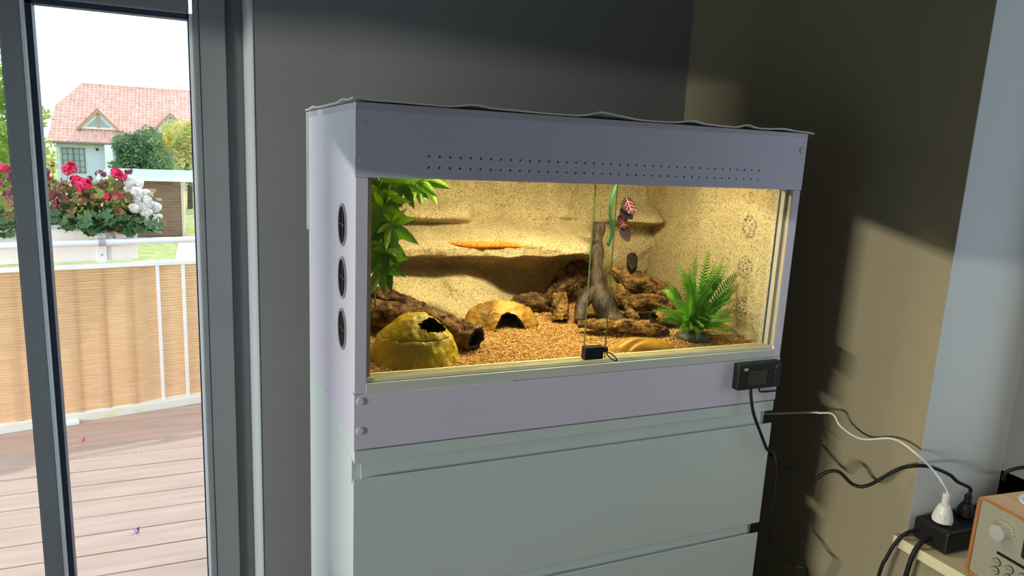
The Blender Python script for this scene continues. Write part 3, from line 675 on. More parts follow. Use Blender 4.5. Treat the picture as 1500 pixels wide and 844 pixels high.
# ---- hanging vine on the left
def leaflet(L_, W_, n=8):
    mb = MB()
    def f(u, v):
        t = v; wd = W_*(math.sin(PI*min(1, t**.75))**.9)*(1+.10*math.sin(t*26)); s_ = (u-.5)*2
        return (s_*wd, t*L_, .35*wd*abs(s_)-.20*L_*t*t)
    return mb.grid(f, 4, n)
def palmate(seed):
    rnd = random.Random(seed); mb = MB(); nl = 6
    for k in range(nl):
        a = R(-115+k*230/(nl-1)+rnd.uniform(-9, 9)); L_ = .052*(1-.30*abs(k-(nl-1)/2)/((nl-1)/2))*rnd.uniform(.85, 1.1)
        one = leaflet(L_, L_*.17); mt = Matrix.Rotation(-a, 3, 'Z') @ Matrix.Rotation(R(rnd.uniform(-25, 5)), 3, 'X')
        mb.add([mt @ Vector(p) for p in one.v], one.f)
    mb.tube([(0, 0, 0), (0, -.012, .004), (0, -.02, .012)], .0009, 5)
    return mb.mesh('leaf', M['leaf_vine'] if seed % 2 == 0 else M['leaf_lime'], True, fix=False)
pal = [palmate(k) for k in range(4)]
hv = thing('hanging_vine', 'bright green artificial vine hanging down the left side of the tank', 'plant', (.05, .1, 1.44))
obj('stem', MB().tube(catmull([(.045, .11, 1.452), (.05, .10, 1.40), (.048, .095, 1.33), (.058, .10, 1.27), (.05, .10, 1.22), (.052, .10, 1.19)], 8), .0014, 6).tube(catmull([(.05, .1, 1.452), (.09, .11, 1.435), (.14, .12, 1.425)], 6), .0014, 6), M['stem'], hv, smooth=True)
for i, (px, py, dep, tl, sc) in enumerate([(552, 268, .10, 10, 1), (572, 262, .12, -10, 1.0), (598, 262, .14, -25, 1.0), (622, 262, .15, -55, .95), (560, 292, .08, 20, 1.05), (545, 305, .07, 35, .9),
        (556, 328, .09, 10, .95), (574, 330, .07, -38, 1.0), (548, 348, .1, 30, .9), (562, 362, .09, -8, .95), (553, 385, .08, 12, 1.0), (568, 352, .1, -30, .9), (585, 300, .12, -20, .01), (552, 392, .07, 5, .9), (592, 270, .11, 0, .9), (548, 282, .09, 15, .9), (566, 312, .11, -15, .9), (560, 345, .12, 5, .85), (550, 370, .06, 18, .85), (612, 268, .13, -40, .8)]):
    if sc < .1: continue
    p = pix(px, py, 1, dep); p.x = max(p.x, .03)
    mt = Matrix.Translation(p) @ Matrix.Rotation(R(tl), 4, 'Y') @ Matrix.Rotation(R(random.uniform(-75, -60)), 4, 'X') @ Matrix.Rotation(PI, 4, 'Y') @ Matrix.Rotation(PI, 4, 'Y') @ Matrix.Scale(sc*.95, 4)
    vs = [mt @ v.co for v in pal[i % 4].vertices]
    mt = Matrix.Translation((max(0, .0185-min(v.x for v in vs)), max(0, .023-min(v.y for v in vs)), 0)) @ mt
    copy_to(pal[i % 4], 'leaf', mt, hv)

# ---- fern
fb = Vector((.665, .100, 1.104))
fn = thing('artificial_fern', 'green artificial fern standing on a dark base at the right', 'plant', fb)
def fbase(u, v):
    a = u*2*PI; r_ = math.sin(PI*v*.5); k = 1+.12*fbm((math.cos(a)*2, math.sin(a)*2, 4), 1.3, 3)
    return (fb.x+.006+.036*math.cos(a)*r_*k, fb.y-.004+.030*math.sin(a)*r_*k, 1.101+.020*math.cos(PI*v*.5)**.6)
obj('base', MB().grid(fbase, 40, 14), M['plant_base'], fn, smooth=True)
def frond(base, tip, bulge, width, npair=24):
    base, tip = Vector(base), Vector(tip); mb = MB(); ctl = (base+tip)/2+Vector(bulge)
    pts = [base*(1-t)**2+ctl*2*t*(1-t)+tip*t*t for t in [i/20 for i in range(21)]]
    mb.tube(pts, [.0013*(1-i/24) for i in range(21)], 5)
    for i in range(2, npair+1):
        t = i/(npair+.5); p = base*(1-t)**2+ctl*2*t*(1-t)+tip*t*t; tg = ((ctl-base)*(1-t)+(tip-ctl)*t).normalized()
        view = (CAM-p).normalized(); sd = tg.cross(Vector((.15, -.8, .55)).normalized()).normalized(); nn = sd.cross(tg)
        wl = width*math.sin(PI*min(1, t*.9+.10))**.8*(1-.25*t)
        for s_ in (-1, 1):
            d = (sd*s_*.88+tg*.5).normalized(); e = p+d*wl-nn*wl*.2; q = tg*wl*.17
            mb.add([p-q*.6, p+d*wl*.5-q+nn*.001, e, p+d*wl*.5+q+nn*.001, p+q*.6], [(0, 1, 2, 3), (0, 3, 4)])
    mb.v = [(min(p[0], .779), max(p[1], .0225), max(p[2], 1.104)) for p in mb.v]
    return mb
tips = [(1040, 360, .11), (1020, 372, .12), (1060, 378, .10), (993, 385, .13), (1008, 390, .09), (1072, 380, .13), (1084, 398, .08), (1050, 400, .06), (1000, 412, .07), (975, 416, .11), (957, 452, .08), (968, 425, .14), (1085, 402, .15),
        (985, 440, .06), (1030, 395, .05), (1075, 425, .07), (1060, 468, .04), (1085, 492, .05), (1010, 430, .04), (1045, 425, .04), (1012, 485, .05), (1030, 410, .14), (1015, 405, .08), (1058, 410, .12), (1068, 440, .10), (990, 455, .10), (1000, 470, .07), (1040, 440, .10), (1025, 450, .07), (1080, 455, .09), (1035, 470, .05), (1050, 380, .12), (1030, 480, .04), (1065, 400, .07), (950, 457, .05), (963, 472, .05), (976, 440, .05), (1088, 470, .05), (1078, 440, .06), (1086, 415, .06), (1002, 398, .06), (992, 492, .04), (1062, 488, .035), (1020, 500, .03)]
for i, (px, py, dep) in enumerate(tips):
    tip = pix(px, py, 1, dep); tip.x = min(tip.x, .772)
    b = fb+Vector((random.uniform(-.012, .012), random.uniform(-.01, .01), .016)); up = .050+.025*random.random()
    if py > 440: up = .045
    obj('frond', frond(b, tip, (random.uniform(-.008, .008), -.012, up*.6), .0165 if py < 440 else .014), M['leaf_fern'], fn, fix=False)
obj('stem', MB().tube(catmull([fb+Vector((0, 0, .015)), pix(1060, 490, 1, .03), pix(1072, 508, 1, .035)], 6), .0014, 5), M['stem'], fn)

# ---- snake lying in the hollow of the ledge
sn = thing('snake', 'orange scaled snake lying along the sandy ledge of the relief', 'snake', (.37, .33, 1.235))
def on_relief(px, py):
    y = .25
    while y < .44:
        p = pix(px, py, 1, y)
        if p.y > YBK-relief(p.x, p.z): return p
        y += .001
    return pix(px, py, 1, .42)
raw = [on_relief(668+k*13.2, 357.5+k*.42) for k in range(9)]
ym = sum(p.y for p in raw)/9
cl = [pix(668+k*13.2, 357.0+k*.45+.8*math.sin(k*.9), 1, .5*raw[k].y+.5*ym-.0020) for k in range(9)]
cl = [cl[0]+Vector((-.022, .018, -.002))]+cl+[cl[-1]+Vector((.014, .012, -.002))]
sp = catmull(cl, 10); ns = len(sp)
obj('body', MB().tube(sp, [.0066*min(1, .15+4*i/ns)*(1-.62*smooth(.55, 1, i/ns)) for i in range(ns)], 14, squash=.9), M['snake'], sn, smooth=True)

# ---- glass lock
lk = thing('glass_lock', 'black display case lock clamped on the glass pane edge', 'lock', (.39, 0, 1.11))
obj('body', B((.3725, -.010, 1.1125), (.4075, .0045, 1.1345)), M['black'], lk, bevel=.002)
obj('barrel', MB().tube([(.4077, -.003, 1.1275), (.4165, -.003, 1.1275)], [.0055, .0052], 14), M['black'], lk)
kr = []
for i in range(25):
    a = 2*PI*i/24; u, v = .0125*math.cos(a), .0042*math.sin(a); kr.append((.426+u*.80+v*.45, -.006-.002*math.sin(a), 1.1145-u*.62+v*.55))
obj('key_ring', MB().tube(kr, .0011, 8, caps=False), M['black'], lk, smooth=True)

# ---- thermostat
th = thing('thermostat', 'black digital thermostat box mounted on the terrarium bottom right corner', 'thermostat', (.735, -.01, 1.03))
obj('housing', B((.690, -.0195, 1.0335), (.790, -.0018, 1.0835)), M['black'], th, bevel=.003)
fc = obj('display', B((.709, -.0207, 1.0430), (.754, -.0197, 1.0700)), M['screen'], th)
obj('trim_line', B((.712, -.0205, 1.0752), (.738, -.0197, 1.0768)), M['screen'], th)
for k in range(3): obj('button', MB().lathe([(.0034, 0), (.0034, .001), (.0028, .0016)], 14, (.7745, -.0195, 1.0745-k*.0115), 'y'), M['screen'], th)
lg = MB(); ring = [(.7045+.0026*math.cos(2*PI*i/16), -.0201, 1.0735+.0026*math.sin(2*PI*i/16)) for i in range(17)]; lg.tube(ring, .0005, 5, caps=False)
for s_ in (-1, 1): lg.tube([(.7045+s_*.0034, -.0201, 1.0748), (.7045+s_*.0052, -.0201, 1.0738), (.7045+s_*.0034, -.0201, 1.0725)], .0005, 5)
lg.box((.7038, -.0203, 1.0728), (.7052, -.0197, 1.0742))
obj('logo', lg, M['white_plastic'], th)
obj('indicator', MB().lathe([(.0008, 0), (.0008, .0004)], 8, (.7825, -.0195, 1.0760), 'y'), M['white_plastic'], th)

# ================================================================== CABLES
PSO, PSR = Vector((1.0345, -.2230, ZS)), R(-2)                 # power strip corner and turn
def ps_at(x, y): return PSO+Vector((x*math.cos(PSR)-y*math.sin(PSR), x*math.sin(PSR)+y*math.cos(PSR), .0475))
PW, PB = ps_at(.028, .037), ps_at(.095, .041)
def cable(name, pts, rad, label, m, cat='cable', k=10): return tag(obj(name, MB().tube(catmull(pts, k), rad, 10), M[m], smooth=True), label, cat)
cable('power_cable', [(.7275, -.012, 1.0332), (.7285, -.014, 1.018), (.737, -.0165, .985), (.758, -.018, .945), (.785, -.014, .905), pix(1130, 655, 0, .812), pix(1138, 680, 0, .82), pix(1137, 705, 0, .825), pix(1133, 745, 0, .83), pix(1127, 783, 0, .84), pix(1133, 804, 0, .86), pix(1150, 817, 0, .88), pix(1165, 828, 0, .90), pix(1182, 846, 0, .92), (.96, .05, .40), (.98, .08, .006)], .0030, 'black cable hanging from the thermostat down past the chest', 'black_soft')
cable('sensor_cable', [(.745, -.014, 1.0332), (.750, -.012, 1.026), (.762, -.006, 1.0215), (.785, -.0035, 1.0195), (.803, -.002, 1.020), (.806, .02, 1.02), (.81, .10, 1.01), (.815, .30, .99)], .0016, 'thin black sensor lead curling from the thermostat around the corner', 'black_soft')
def at(px, py, x): return pix(px, py, 0, x)
cable('power_cable', [(.835, .30, .90), at(1110, 652, .815), at(1128, 664, .835), at(1160, 687, .87), at(1190, 703, .90), at(1208, 693, .915), at(1228, 691, .93), at(1250, 710, .95), at(1272, 711, .965), at(1312, 689, 1.0), pix(1335, 683, 1, -.150), pix(1362, 684, 1, -.165), pix(1390, 695, 1, -.174), pix(1403, 706, 1, -.178), PB+Vector((0, 0, .055)), PB+Vector((0, 0, .038))], .0034, 'black cable swinging along the wall to the rear plug of the power strip', 'black_soft')
cable('white_cable', [(.845, .32, .84), at(1172, 605, .95), at(1200, 605, .965), at(1220, 607, .98), at(1232, 625, .985), at(1262, 643, .995), at(1308, 643, 1.01), pix(1340, 663, 1, -.155), pix(1368, 690, 1, -.172), pix(1381, 708, 1, -.184), PW+Vector((0, 0, .060)), PW+Vector((0, 0, .052))], .0021, 'thin white cable curving along the wall to the white plug', 'white_plastic')
cable('power_cable', [(1.040, -.166, .772), (1.030, -.162, .772), (1.016, -.156, .767), (1.001, -.150, .750), (.990, -.143, .715), (.984, -.135, .66), (.985, -.11, .4), (.99, -.09, .006)], .0034, 'black cable looping over the far end of the cream sill', 'black_soft')
cable('power_cable', [(1.045, -.190, .772), (1.034, -.190, .771), (1.018, -.188, .767), (1.002, -.186, .748), (.996, -.182, .70), (.993, -.178, .62), (.99, -.17, .3), (.99, -.16, .007)], .0044, 'thick black lead of the power strip falling over the sill edge', 'black_soft')
cable('power_cable', [(1.175, -.215, .880), (1.170, -.222, .900), (1.185, -.240, .915), (1.21, -.26, .915), (1.235, -.275, .89), (1.245, -.285, .80), (1.24, -.30, .757)], .0034, 'black cable arching up behind the radio', 'black_soft')

# ================================================================== POWER STRIP AND PLUGS
ps = thing('power_strip', 'black power strip with two plugs on the cream window sill', 'power strip', PSO, local=True, rz=PSR)
obj('housing', B((0, 0, .002), (.205, .072, .0445)), M['black'], ps, bevel=.005)
obj('foot', B((.01, .01, 0), (.195, .062, .003)), M['black'], ps)
rim_ = MB()
for a, b in (((.004, .004, .0438), (.201, .0052, .0446)), ((.004, .004, .0438), (.0052, .068, .0446)), ((.004, .0668, .0438), (.201, .068, .0446)), ((.1998, .004, .0438), (.201, .068, .0446))): rim_.box(a, b)
obj('edge_ridge', rim_, mat('worn_black_edge', (.05, .048, .045), .3, var=.2), ps)
for cx, cy in ((.028, .037), (.095, .041), (.162, .041)):
    s_ = obj('socket', MB().lathe([(.0215, .0442), (.0225, .0462), (.0200, .0462), (.0196, .0446)], 28, (cx, cy, 0), caps=False), M['black'], ps)
    for sgn in (-1, 1): obj('contact', B((cx-.002, cy+sgn*.0186-.001, .0450), (cx+.002, cy+sgn*.0186+.001, .0475)), M['contact'], s_)
def plug(name, label, m, at_, rz, scale=1, tall=1):
    p = thing(name, label, 'plug', at_, local=True, rz=rz)
    obj('body', MB().lathe([(.0175*scale, 0), (.0180*scale, .004), (.0172*scale, .010), (.0145*scale, .020), (.0110*scale, .030), (.0085*scale, .034)], 20), M[m], p, bevel=.0008)
    obj('grip', MB().box((-.0175*scale, -.006, .0005), (.0175*scale, .006, .018)), M[m], p, bevel=.003)
    p.scale[2] = tall
    for k in range(4): obj('strain_relief', MB().lathe([(.0058, .034+k*.0055), (.0066, .0352+k*.0055), (.0066, .0376+k*.0055), (.0058, .0390+k*.0055)], 14), M[m], p)
    return p
plug('white_plug', 'white plug with ribbed neck in the front socket of the power strip', 'white_plastic', PW, R(30))
plug('black_plug', 'black plug in the rear socket of the power strip', 'black', PB, R(30), .95, .74)

# ================================================================== RADIO
rd = thing('radio', 'cherry wood radio with champagne front panel and steel knob on the sill', 'radio', (1.018, -.270, ZS), local=True, rz=R(-95.9))
RW, RDp, RH = .245, .17, .149
# local: x runs along the front away from the corner, y into the box
def rrect(x0, z0, x1, z1, r, n=5):
    o = []
    for cx, cz, a0 in ((x1-r, z0+r, -90), (x1-r, z1-r, 0), (x0+r, z1-r, 90), (x0+r, z0+r, 180)):
        for k in range(n+1): a = R(a0+90*k/n); o.append((cx+r*math.cos(a), cz+r*math.sin(a)))
    return o
DY = 1
cab = MB(); outer = rrect(0, .003, RW, RH, .010); inner = rrect(.0055, .0085, RW-.0055, RH-.0055, .005); n = len(outer)
cab.add([(x, 0, z) for x, z in outer]+[(x, RDp, z) for x, z in outer]+[(x, 0, z) for x, z in inner]+[(x, .012, z) for x, z in inner],
        [(i, (i+1) % n, n+(i+1) % n, n+i) for i in range(n)], 0)
cab.add([(x, 0, z) for x, z in outer]+[(x, 0, z) for x, z in inner]+[(x, .012, z) for x, z in inner]+[(x, RDp, z) for x, z in outer],
        [(i, (i+1) % n, n+(i+1) % n, n+i) for i in range(n)]+[(n+i, n+(i+1) % n, 2*n+(i+1) % n, 2*n+i) for i in range(n)]+[tuple(range(3*n, 4*n))], 1)
obj('cabinet', cab, [M['radio_wood'], M['radio_edge']], rd)
face = obj('front_panel', MB().prism(inner, 1, .0025, .012), M['radio_face'], rd)
kx, kz = .051, .107
kn = obj('knob', MB().lathe([(.0135, -.0025), (.0135, .012), (.0128, .0135), (.001, .0137)], 36, (kx, 0, kz), 'y'), M['knob'], rd)
dd = MB()
for k in range(11):
    a = R(160-k*15); dd.box((kx+.0195*math.cos(a)-.0009, .0020, kz+.0195*math.sin(a)-.0006), (kx+.0195*math.cos(a)+.0009, .0026, kz+.0195*math.sin(a)+.0006))
obj('dial_marks', dd, M['print'], rd, kind='stuff')
obj('disc_slot', MB().prism(rrect(.047, .0655, .175, .0705, .002), 1, .0015, .003), M['black'], rd)
obj('display', MB().prism(rrect(.086, .082, .160, .130, .004), 1, .0012, .003), M['screen'], rd)
bm_ = MB().lathe([(.0062, -.0025), (.0062, -.0005), (.0054, .0010)], 20, (0, 0, 0), 'y').mesh('button', M['radio_face'])
bring = MB().lathe([(.0064, -.0024), (.0071, -.0024), (.0071, -.0008), (.0064, -.0008)], 20, (0, 0, 0), 'y', caps=False).mesh('button_ring', M['print'])
bmark = MB()
for k in range(3): bmark.box((-.0032+k*.0024, -.00115, -.0009+(k % 2)*.0006), (-.0014+k*.0024, -.00095, .0009))
bmk = bmark.mesh('marking', M['print'])
for i in range(5):
    for j in range(2):
        o = copy_to(bm_, 'button', Matrix.Translation((.0505+i*.0225, 0, .0515-j*.0155+.001*0)), rd); copy_to(bring, 'button_ring', Matrix.Identity(4), o); copy_to(bmk, 'marking', Matrix.Identity(4), o)
gr = obj('speaker_grille', MB().lathe([(.034, 0), (.034, .0016), (.030, .0020), (.028, .0012), (.001, .0012)], 40, (.052, .080, RH)), M['bead'], rd)
gs = MB()
for k in range(15):
    y = -.025+k*.0036; hw = math.sqrt(max(0, .027**2-y*y))
    if hw > .002: gs.box((.052-hw, .080+y-.0006, RH+.0011), (.052+hw, .080+y+.0006, RH+.0015))
obj('grille_slots', gs, M['black'], gr, kind='stuff')
for x, y in ((.02, .02), (RW-.02, .02), (.02, RDp-.02), (RW-.02, RDp-.02)): obj('foot', MB().lathe([(.008, 0), (.008, .0035)], 14, (x, y, 0)), M['black'], rd)

# ================================================================== OUTDOORS
GZ = -2.8
obj('ground', B((-60, 1.2, GZ-.2), (60, 160, GZ)), M['lawn'], kind='structure')
obj('path', B((-1.15, 12, GZ), (1.8, 31.2, GZ+.02)), M['path'], kind='structure')
dk = obj('deck', B((-3.6, 1.02, -.20), (1.9, 3.5, -.03)), M['frame_dark'], kind='structure')
for i in range(17):
    yb = 1.048+i*.1425
    o = obj('deck_board', B((-3.6, yb+.003, -.0295), (1.9, yb+.1395, random.uniform(-.0008, .0008))), M['deck_rail_shade'] if yb > 2.5 else M['deck'], dk, bevel=.002)
obj('door_sill', B((XO, .952, -.1), (XE, 1.046, .02)), M['bracket'], door)
RA = math.atan2(.2121, .97725)
rail = thing('balcony_railing', 'white metal balcony railing with orange reed privacy mat', 'railing', (-.82, 2.9619, 0), local=True, rz=RA)
S0, S1 = -2.6, 2.2
obj('base_beam', B((S0, -.03, 0), (S1, .05, .045)), M['lichen'], rail, bevel=.004)
obj('lower_rail', B((S0, -.012, .772), (S1, .028, .795)), M['white_metal'], rail, bevel=.003)
obj('top_rail', MB().tube([(S0, .0, .900), (S1, .0, .900)], .0165, 12), M['white_metal'], rail, smooth=True)
for s_ in (-1.9, -1.25, -.62, .165, .95, 1.7): 
    p = obj('post', B((s_-.022, .022, .795), (s_+.022, .034, .985)), M['white_metal'], rail, bevel=.002)
    obj('clamp', MB().tube([(s_-.014, .0, .900), (s_+.014, .0, .900)], .0205, 14), M['bracket'], p)
    obj('bolt', MB().lathe([(.005, 0), (.005, .003)], 8, (s_, .022, .955), 'y'), M['bracket'], p)
    obj('bolt', MB().lathe([(.005, 0), (.005, .003)], 8, (s_, .022, .835), 'y'), M['bracket'], p)
    obj('foot_bracket', B((s_-.225, -.06, 0), (s_-.150, -.025, .018)), M['white_metal'], rail, bevel=.003)
for k in range(-23, 15): obj('baluster', B((.408+k*.1225-.0075, -.004, .045), (.408+k*.1225+.0075, .012, .772)), M['white_metal'], rail)
def matf(u, v):
    x = S0+u*(S1-S0); z = .047+v*.728
    side = -.012+.032*smooth(.30, .39, x)
    return (x, side+.003*math.sin(x*11)+.0022*math.sin(v*2*PI*52), z)
obj('reed_mat', MB().grid(matf, 160, 312), M['reed'], rail, smooth=True, kind='stuff')
# planters and geraniums
for nm, s_, lab in (('planter', -.475, 'beige plastic flower box hung outside the railing under the white geraniums'), ('planter', -1.31, 'beige plastic flower box further left along the railing')):
    p = thing(nm, lab, 'planter', rail.matrix_basis @ Vector((s_, .035, .806)), group=None, local=True, rz=RA); Lp = .80
    bx = MB(); o_ = [(0, 0), (Lp, 0), (Lp, .17), (0, .17)]; t_ = [(-.006, -.000), (Lp+.006, 0), (Lp+.006, .18), (-.006, .18)]
    bx.add([(x, y, 0) for x, y in o_]+[(x, y, .178) for x, y in t_]+[(x+(.006 if x < .1 else -.006), y+(.006 if y < .1 else -.006), .178) for x, y in t_]+[(x+(.006 if x < .1 else -.006), y+(.006 if y < .1 else -.006), .01) for x, y in o_],
           [(3, 2, 1, 0)]+[(i, (i+1) % 4, 4+(i+1) % 4, 4+i) for i in range(4)]+[(4+i, 4+(i+1) % 4, 8+(i+1) % 4, 8+i) for i in range(4)]+[(8+i, 8+(i+1) % 4, 12+(i+1) % 4, 12+i) for i in range(4)]+[(12, 13, 14, 15)])
    obj('box', bx, M['planter'], p); obj('rim', MB().box((-.009, -.003, .168), (Lp+.009, -.0005, .180)), M['planter'], p)
    obj('soil', B((.006, .006, .012), (Lp-.006, .170, .165)), M['soil'], p)
def gleaf(m, seed):
    rnd = random.Random(seed); mb = MB(); n = 22; vs = [(0, 0, 0)]
    for i in range(n):
        a = R(-150+300*i/(n-1)); r_ = .030*(1+.10*math.cos(i*2.1))*(1-.1*abs(a)/PI)
        vs.append((r_*math.sin(a), r_*math.cos(a), .006+.003*math.sin(i*1.9)))
    mb.add(vs, [(0, i, i+1) for i in range(1, n)]); mb.tube([(0, 0, 0), (0, -.01, -.02), (0, -.012, -.05)], .0012, 5)
    return mb.mesh('leaf', m, True, fix=False)
GL = [gleaf(M['ger'], 1), gleaf(M['ger_light'], 2), gleaf(M['ger_dry'], 3)]
def ghead(m, seed, nf=44):
    rnd = random.Random(seed); mb = MB()
    for k in range(nf):
        th_, ph = math.acos(1-1.35*rnd.random()), rnd.random()*2*PI; d = Vector((math.sin(th_)*math.cos(ph), math.sin(th_)*math.sin(ph), math.cos(th_)))
        c = Vector((d.x*rnd.uniform(.014, .030), d.y*rnd.uniform(.014, .030), d.z*rnd.uniform(.006, .026)-.004)); a = d.orthogonal().normalized(); b = d.cross(a)
        for q in range(5):
            an = q*2*PI/5+rnd.random(); e = a*math.cos(an)+b*math.sin(an); f = a*math.cos(an+1.57)+b*math.sin(an+1.57)
            mb.add([c, c+e*.008+f*.008+d*.004, c+e*.016+d*.003, c+e*.008-f*.008+d*.004], [(0, 1, 2, 3)])
    return mb.mesh('flower_head', m, True, fix=False)
GH = {'red': [ghead(M['red'], k) for k in (1, 2)], 'wine': [ghead(M['wine'], k, 16) for k in (3, 4)], 'white': [ghead(M['white_petal'], k) for k in (5, 6)]}
def stalk(a, b):
    return MB().tube([a, (a+b)/2+Vector((.004, 0, 0)), b], .0016, 5)
def rl_pt(px, py, off=.11):
    """point of the upright plane 'off' behind the railing that the photo shows at px, py"""
    d = RIGHT*((px-750)/FPX)-UP*((py-422)/FPX)+FWD; nrm = Vector((-.2121, .97725, 0)); o = Vector((-.82, 2.9619, 0))+nrm*off
    return CAM+d*((o-CAM).dot(nrm)/d.dot(nrm))
def geranium(label, s_c, heads, nleaf, spread, hts, mixw, seed):
    rnd = random.Random(seed); root_p = rail.matrix_basis @ Vector((s_c, .125, .975)); g = thing('geranium', label, 'flower', root_p, 'geraniums in the flower boxes')
    st = MB()
    for k in range(8):
        e = root_p+Vector((rnd.uniform(-spread, spread)*.8, rnd.uniform(-.05, .05), rnd.uniform(.08, hts))); st.tube([root_p+Vector((rnd.uniform(-.03, .03), 0, -.02)), root_p.lerp(e, .5)+Vector((0, 0, .02)), e], .003, 5)
    obj('stem', st, M['stem'], g, fix=False)
    for k in range(nleaf):
        u = rnd.uniform(-1, 1); hh = rnd.random(); y = rnd.uniform(-.13, .07); z = hh*hts*(1-.45*abs(u)**2)
        if y < -.06: z = z*.45-.03
        p = root_p+Vector((u*spread, y+u*spread*.21, z))
        mi = 0 if (hh < .42 or y < -.06) else (1 if rnd.random() < .68 else 2)
        if rnd.random() < .06: mi = 2
        tilt = R(rnd.uniform(15, 75)); mt = Matrix.Translation(p) @ Matrix.Rotation(R(rnd.uniform(-60, 60)), 4, 'Z') @ Matrix.Rotation(tilt, 4, 'X') @ Matrix.Rotation(R(rnd.uniform(90, 270)), 4, 'Z') @ Matrix.Scale(rnd.uniform(.75, 1.25), 4)
        copy_to(GL[mi], 'leaf', mt, g)
    if mixw:
        for k in range(mixw):                                  # lighter young and drying leaves among the flowers
            u = rnd.uniform(-1, 1); p = root_p+Vector((u*spread, rnd.uniform(-.10, .08)+u*spread*.21, rnd.uniform(.06, .225)*(1-.35*u*u)))
            mt = Matrix.Translation(p) @ Matrix.Rotation(R(rnd.uniform(-70, 70)), 4, 'Z') @ Matrix.Rotation(R(rnd.uniform(10, 80)), 4, 'X') @ Matrix.Rotation(R(rnd.uniform(90, 270)), 4, 'Z') @ Matrix.Scale(rnd.uniform(.5, .9), 4)
            copy_to(GL[1 if rnd.random() < .7 else 2], 'leaf', mt, g)
    for (px, py, kind, sc, off) in heads:
        p = rl_pt(px+rnd.uniform(-2, 2), py+rnd.uniform(-2, 2), off); mt = Matrix.Translation(p) @ Matrix.Diagonal((rnd.uniform(.75, 1.15), rnd.uniform(.8, 1.1), rnd.uniform(.7, 1.05), 1)) @ Matrix.Rotation(R(rnd.uniform(20, 60)), 4, 'X') @ Matrix.Rotation(rnd.random()*6, 4, 'Z') @ Matrix.Scale(sc, 4)
        copy_to(GH[kind][rnd.randint(0, 1)], 'flower_head', mt, g)
        obj('stalk', stalk(root_p+(p-root_p)*.35, p), M['stem'], g, fix=False)
geranium('crimson geranium with large red heads in the box beside the door post', -.02, [(103, 248, 'red', 1.25, .1), (122, 268, 'red', 1.3, .06), (112, 262, 'red', .8, .1), (68, 268, 'wine', 1.0, .1), (70, 285, 'wine', 1.1, .06), (78, 300, 'wine', 1.2, .05), (88, 292, 'wine', 1.0, .04), (64, 258, 'red', .8, .1), (92, 272, 'wine', .8, .06), (75, 240, 'wine', .5, .12), (66, 248, 'wine', .8, .12), (130, 262, 'wine', .7, .12)], 120, .19, .24, 70, 21)
geranium('mixed crimson and wilted wine red geranium in the middle of the flower box', .20, [(147, 253, 'wine', .9, .1), (170, 252, 'red', 1.0, .1), (178, 258, 'red', .9, .08), (153, 286, 'red', .85, .05), (172, 287, 'red', .6, .05), (150, 272, 'wine', .7, .08), (190, 252, 'wine', .7, .12)], 95, .14, .22, 60, 22)
geranium('white geranium spilling over the end of the flower box', .34, [(190, 268, 'white', 1.15, .1), (203, 270, 'white', 1.1, .1), (210, 284, 'white', 1.2, .1), (200, 290, 'white', 1.1, .08), (207, 302, 'white', 1.1, .06), (218, 300, 'white', 1.0, .09), (229, 304, 'white', .9, .1), (222, 322, 'white', 1.1, .08), (215, 312, 'white', 1.0, .05), (195, 304, 'white', .9, .04), (225, 330, 'white', .7, .06), (197, 279, 'white', .9, .06), (216, 291, 'white', .8, .05), (212, 320, 'white', .7, .04), (231, 318, 'white', .6, .1), (186, 277, 'white', .6, .06)], 55, .11, .15, 25, 23)
geranium('wilted wine red geranium seen through the left door pane', -.42, [(8, 262, 'wine', 1.2, .08), (18, 250, 'wine', .9, .1), (5, 245, 'red', .8, .12), (14, 280, 'wine', 1.0, .05), (40, 262, 'red', .9, .1)], 90, .17, .22, 55, 24)
# petals on the deck
def petal(label, px, py, m, s_):
    p = pix(px, py, 2, .001); mb = MB()
    for k in range(3):
        a = k*2.1; mb.add([(p.x+s_*math.cos(a+q)*f, p.y+s_*math.sin(a+q)*f, .002+h*s_) for q, f, h in ((0, .2, .1), (.7, .7, .7), (1.2, .8, 1.0), (1.9, .6, .5))], [(0, 1, 2, 3)])
    mb.add([(p.x-s_*.5, p.y, .0012), (p.x, p.y-s_*.5, .0012), (p.x+s_*.5, p.y, .0012), (p.x, p.y+s_*.5, .0012)], [(0, 1, 2, 3)])
    tag(obj('fallen_petal', mb, M[m], fix=False), label, 'petal')
petal('purple fallen petal on the terrace boards', 201, 780, 'purple_petal', .016)
petal('tiny red fallen petal near the railing', 122, 646, 'red', .014)
petal('tiny white fallen petal in the middle of the terrace', 203, 660, 'white_petal', .007)
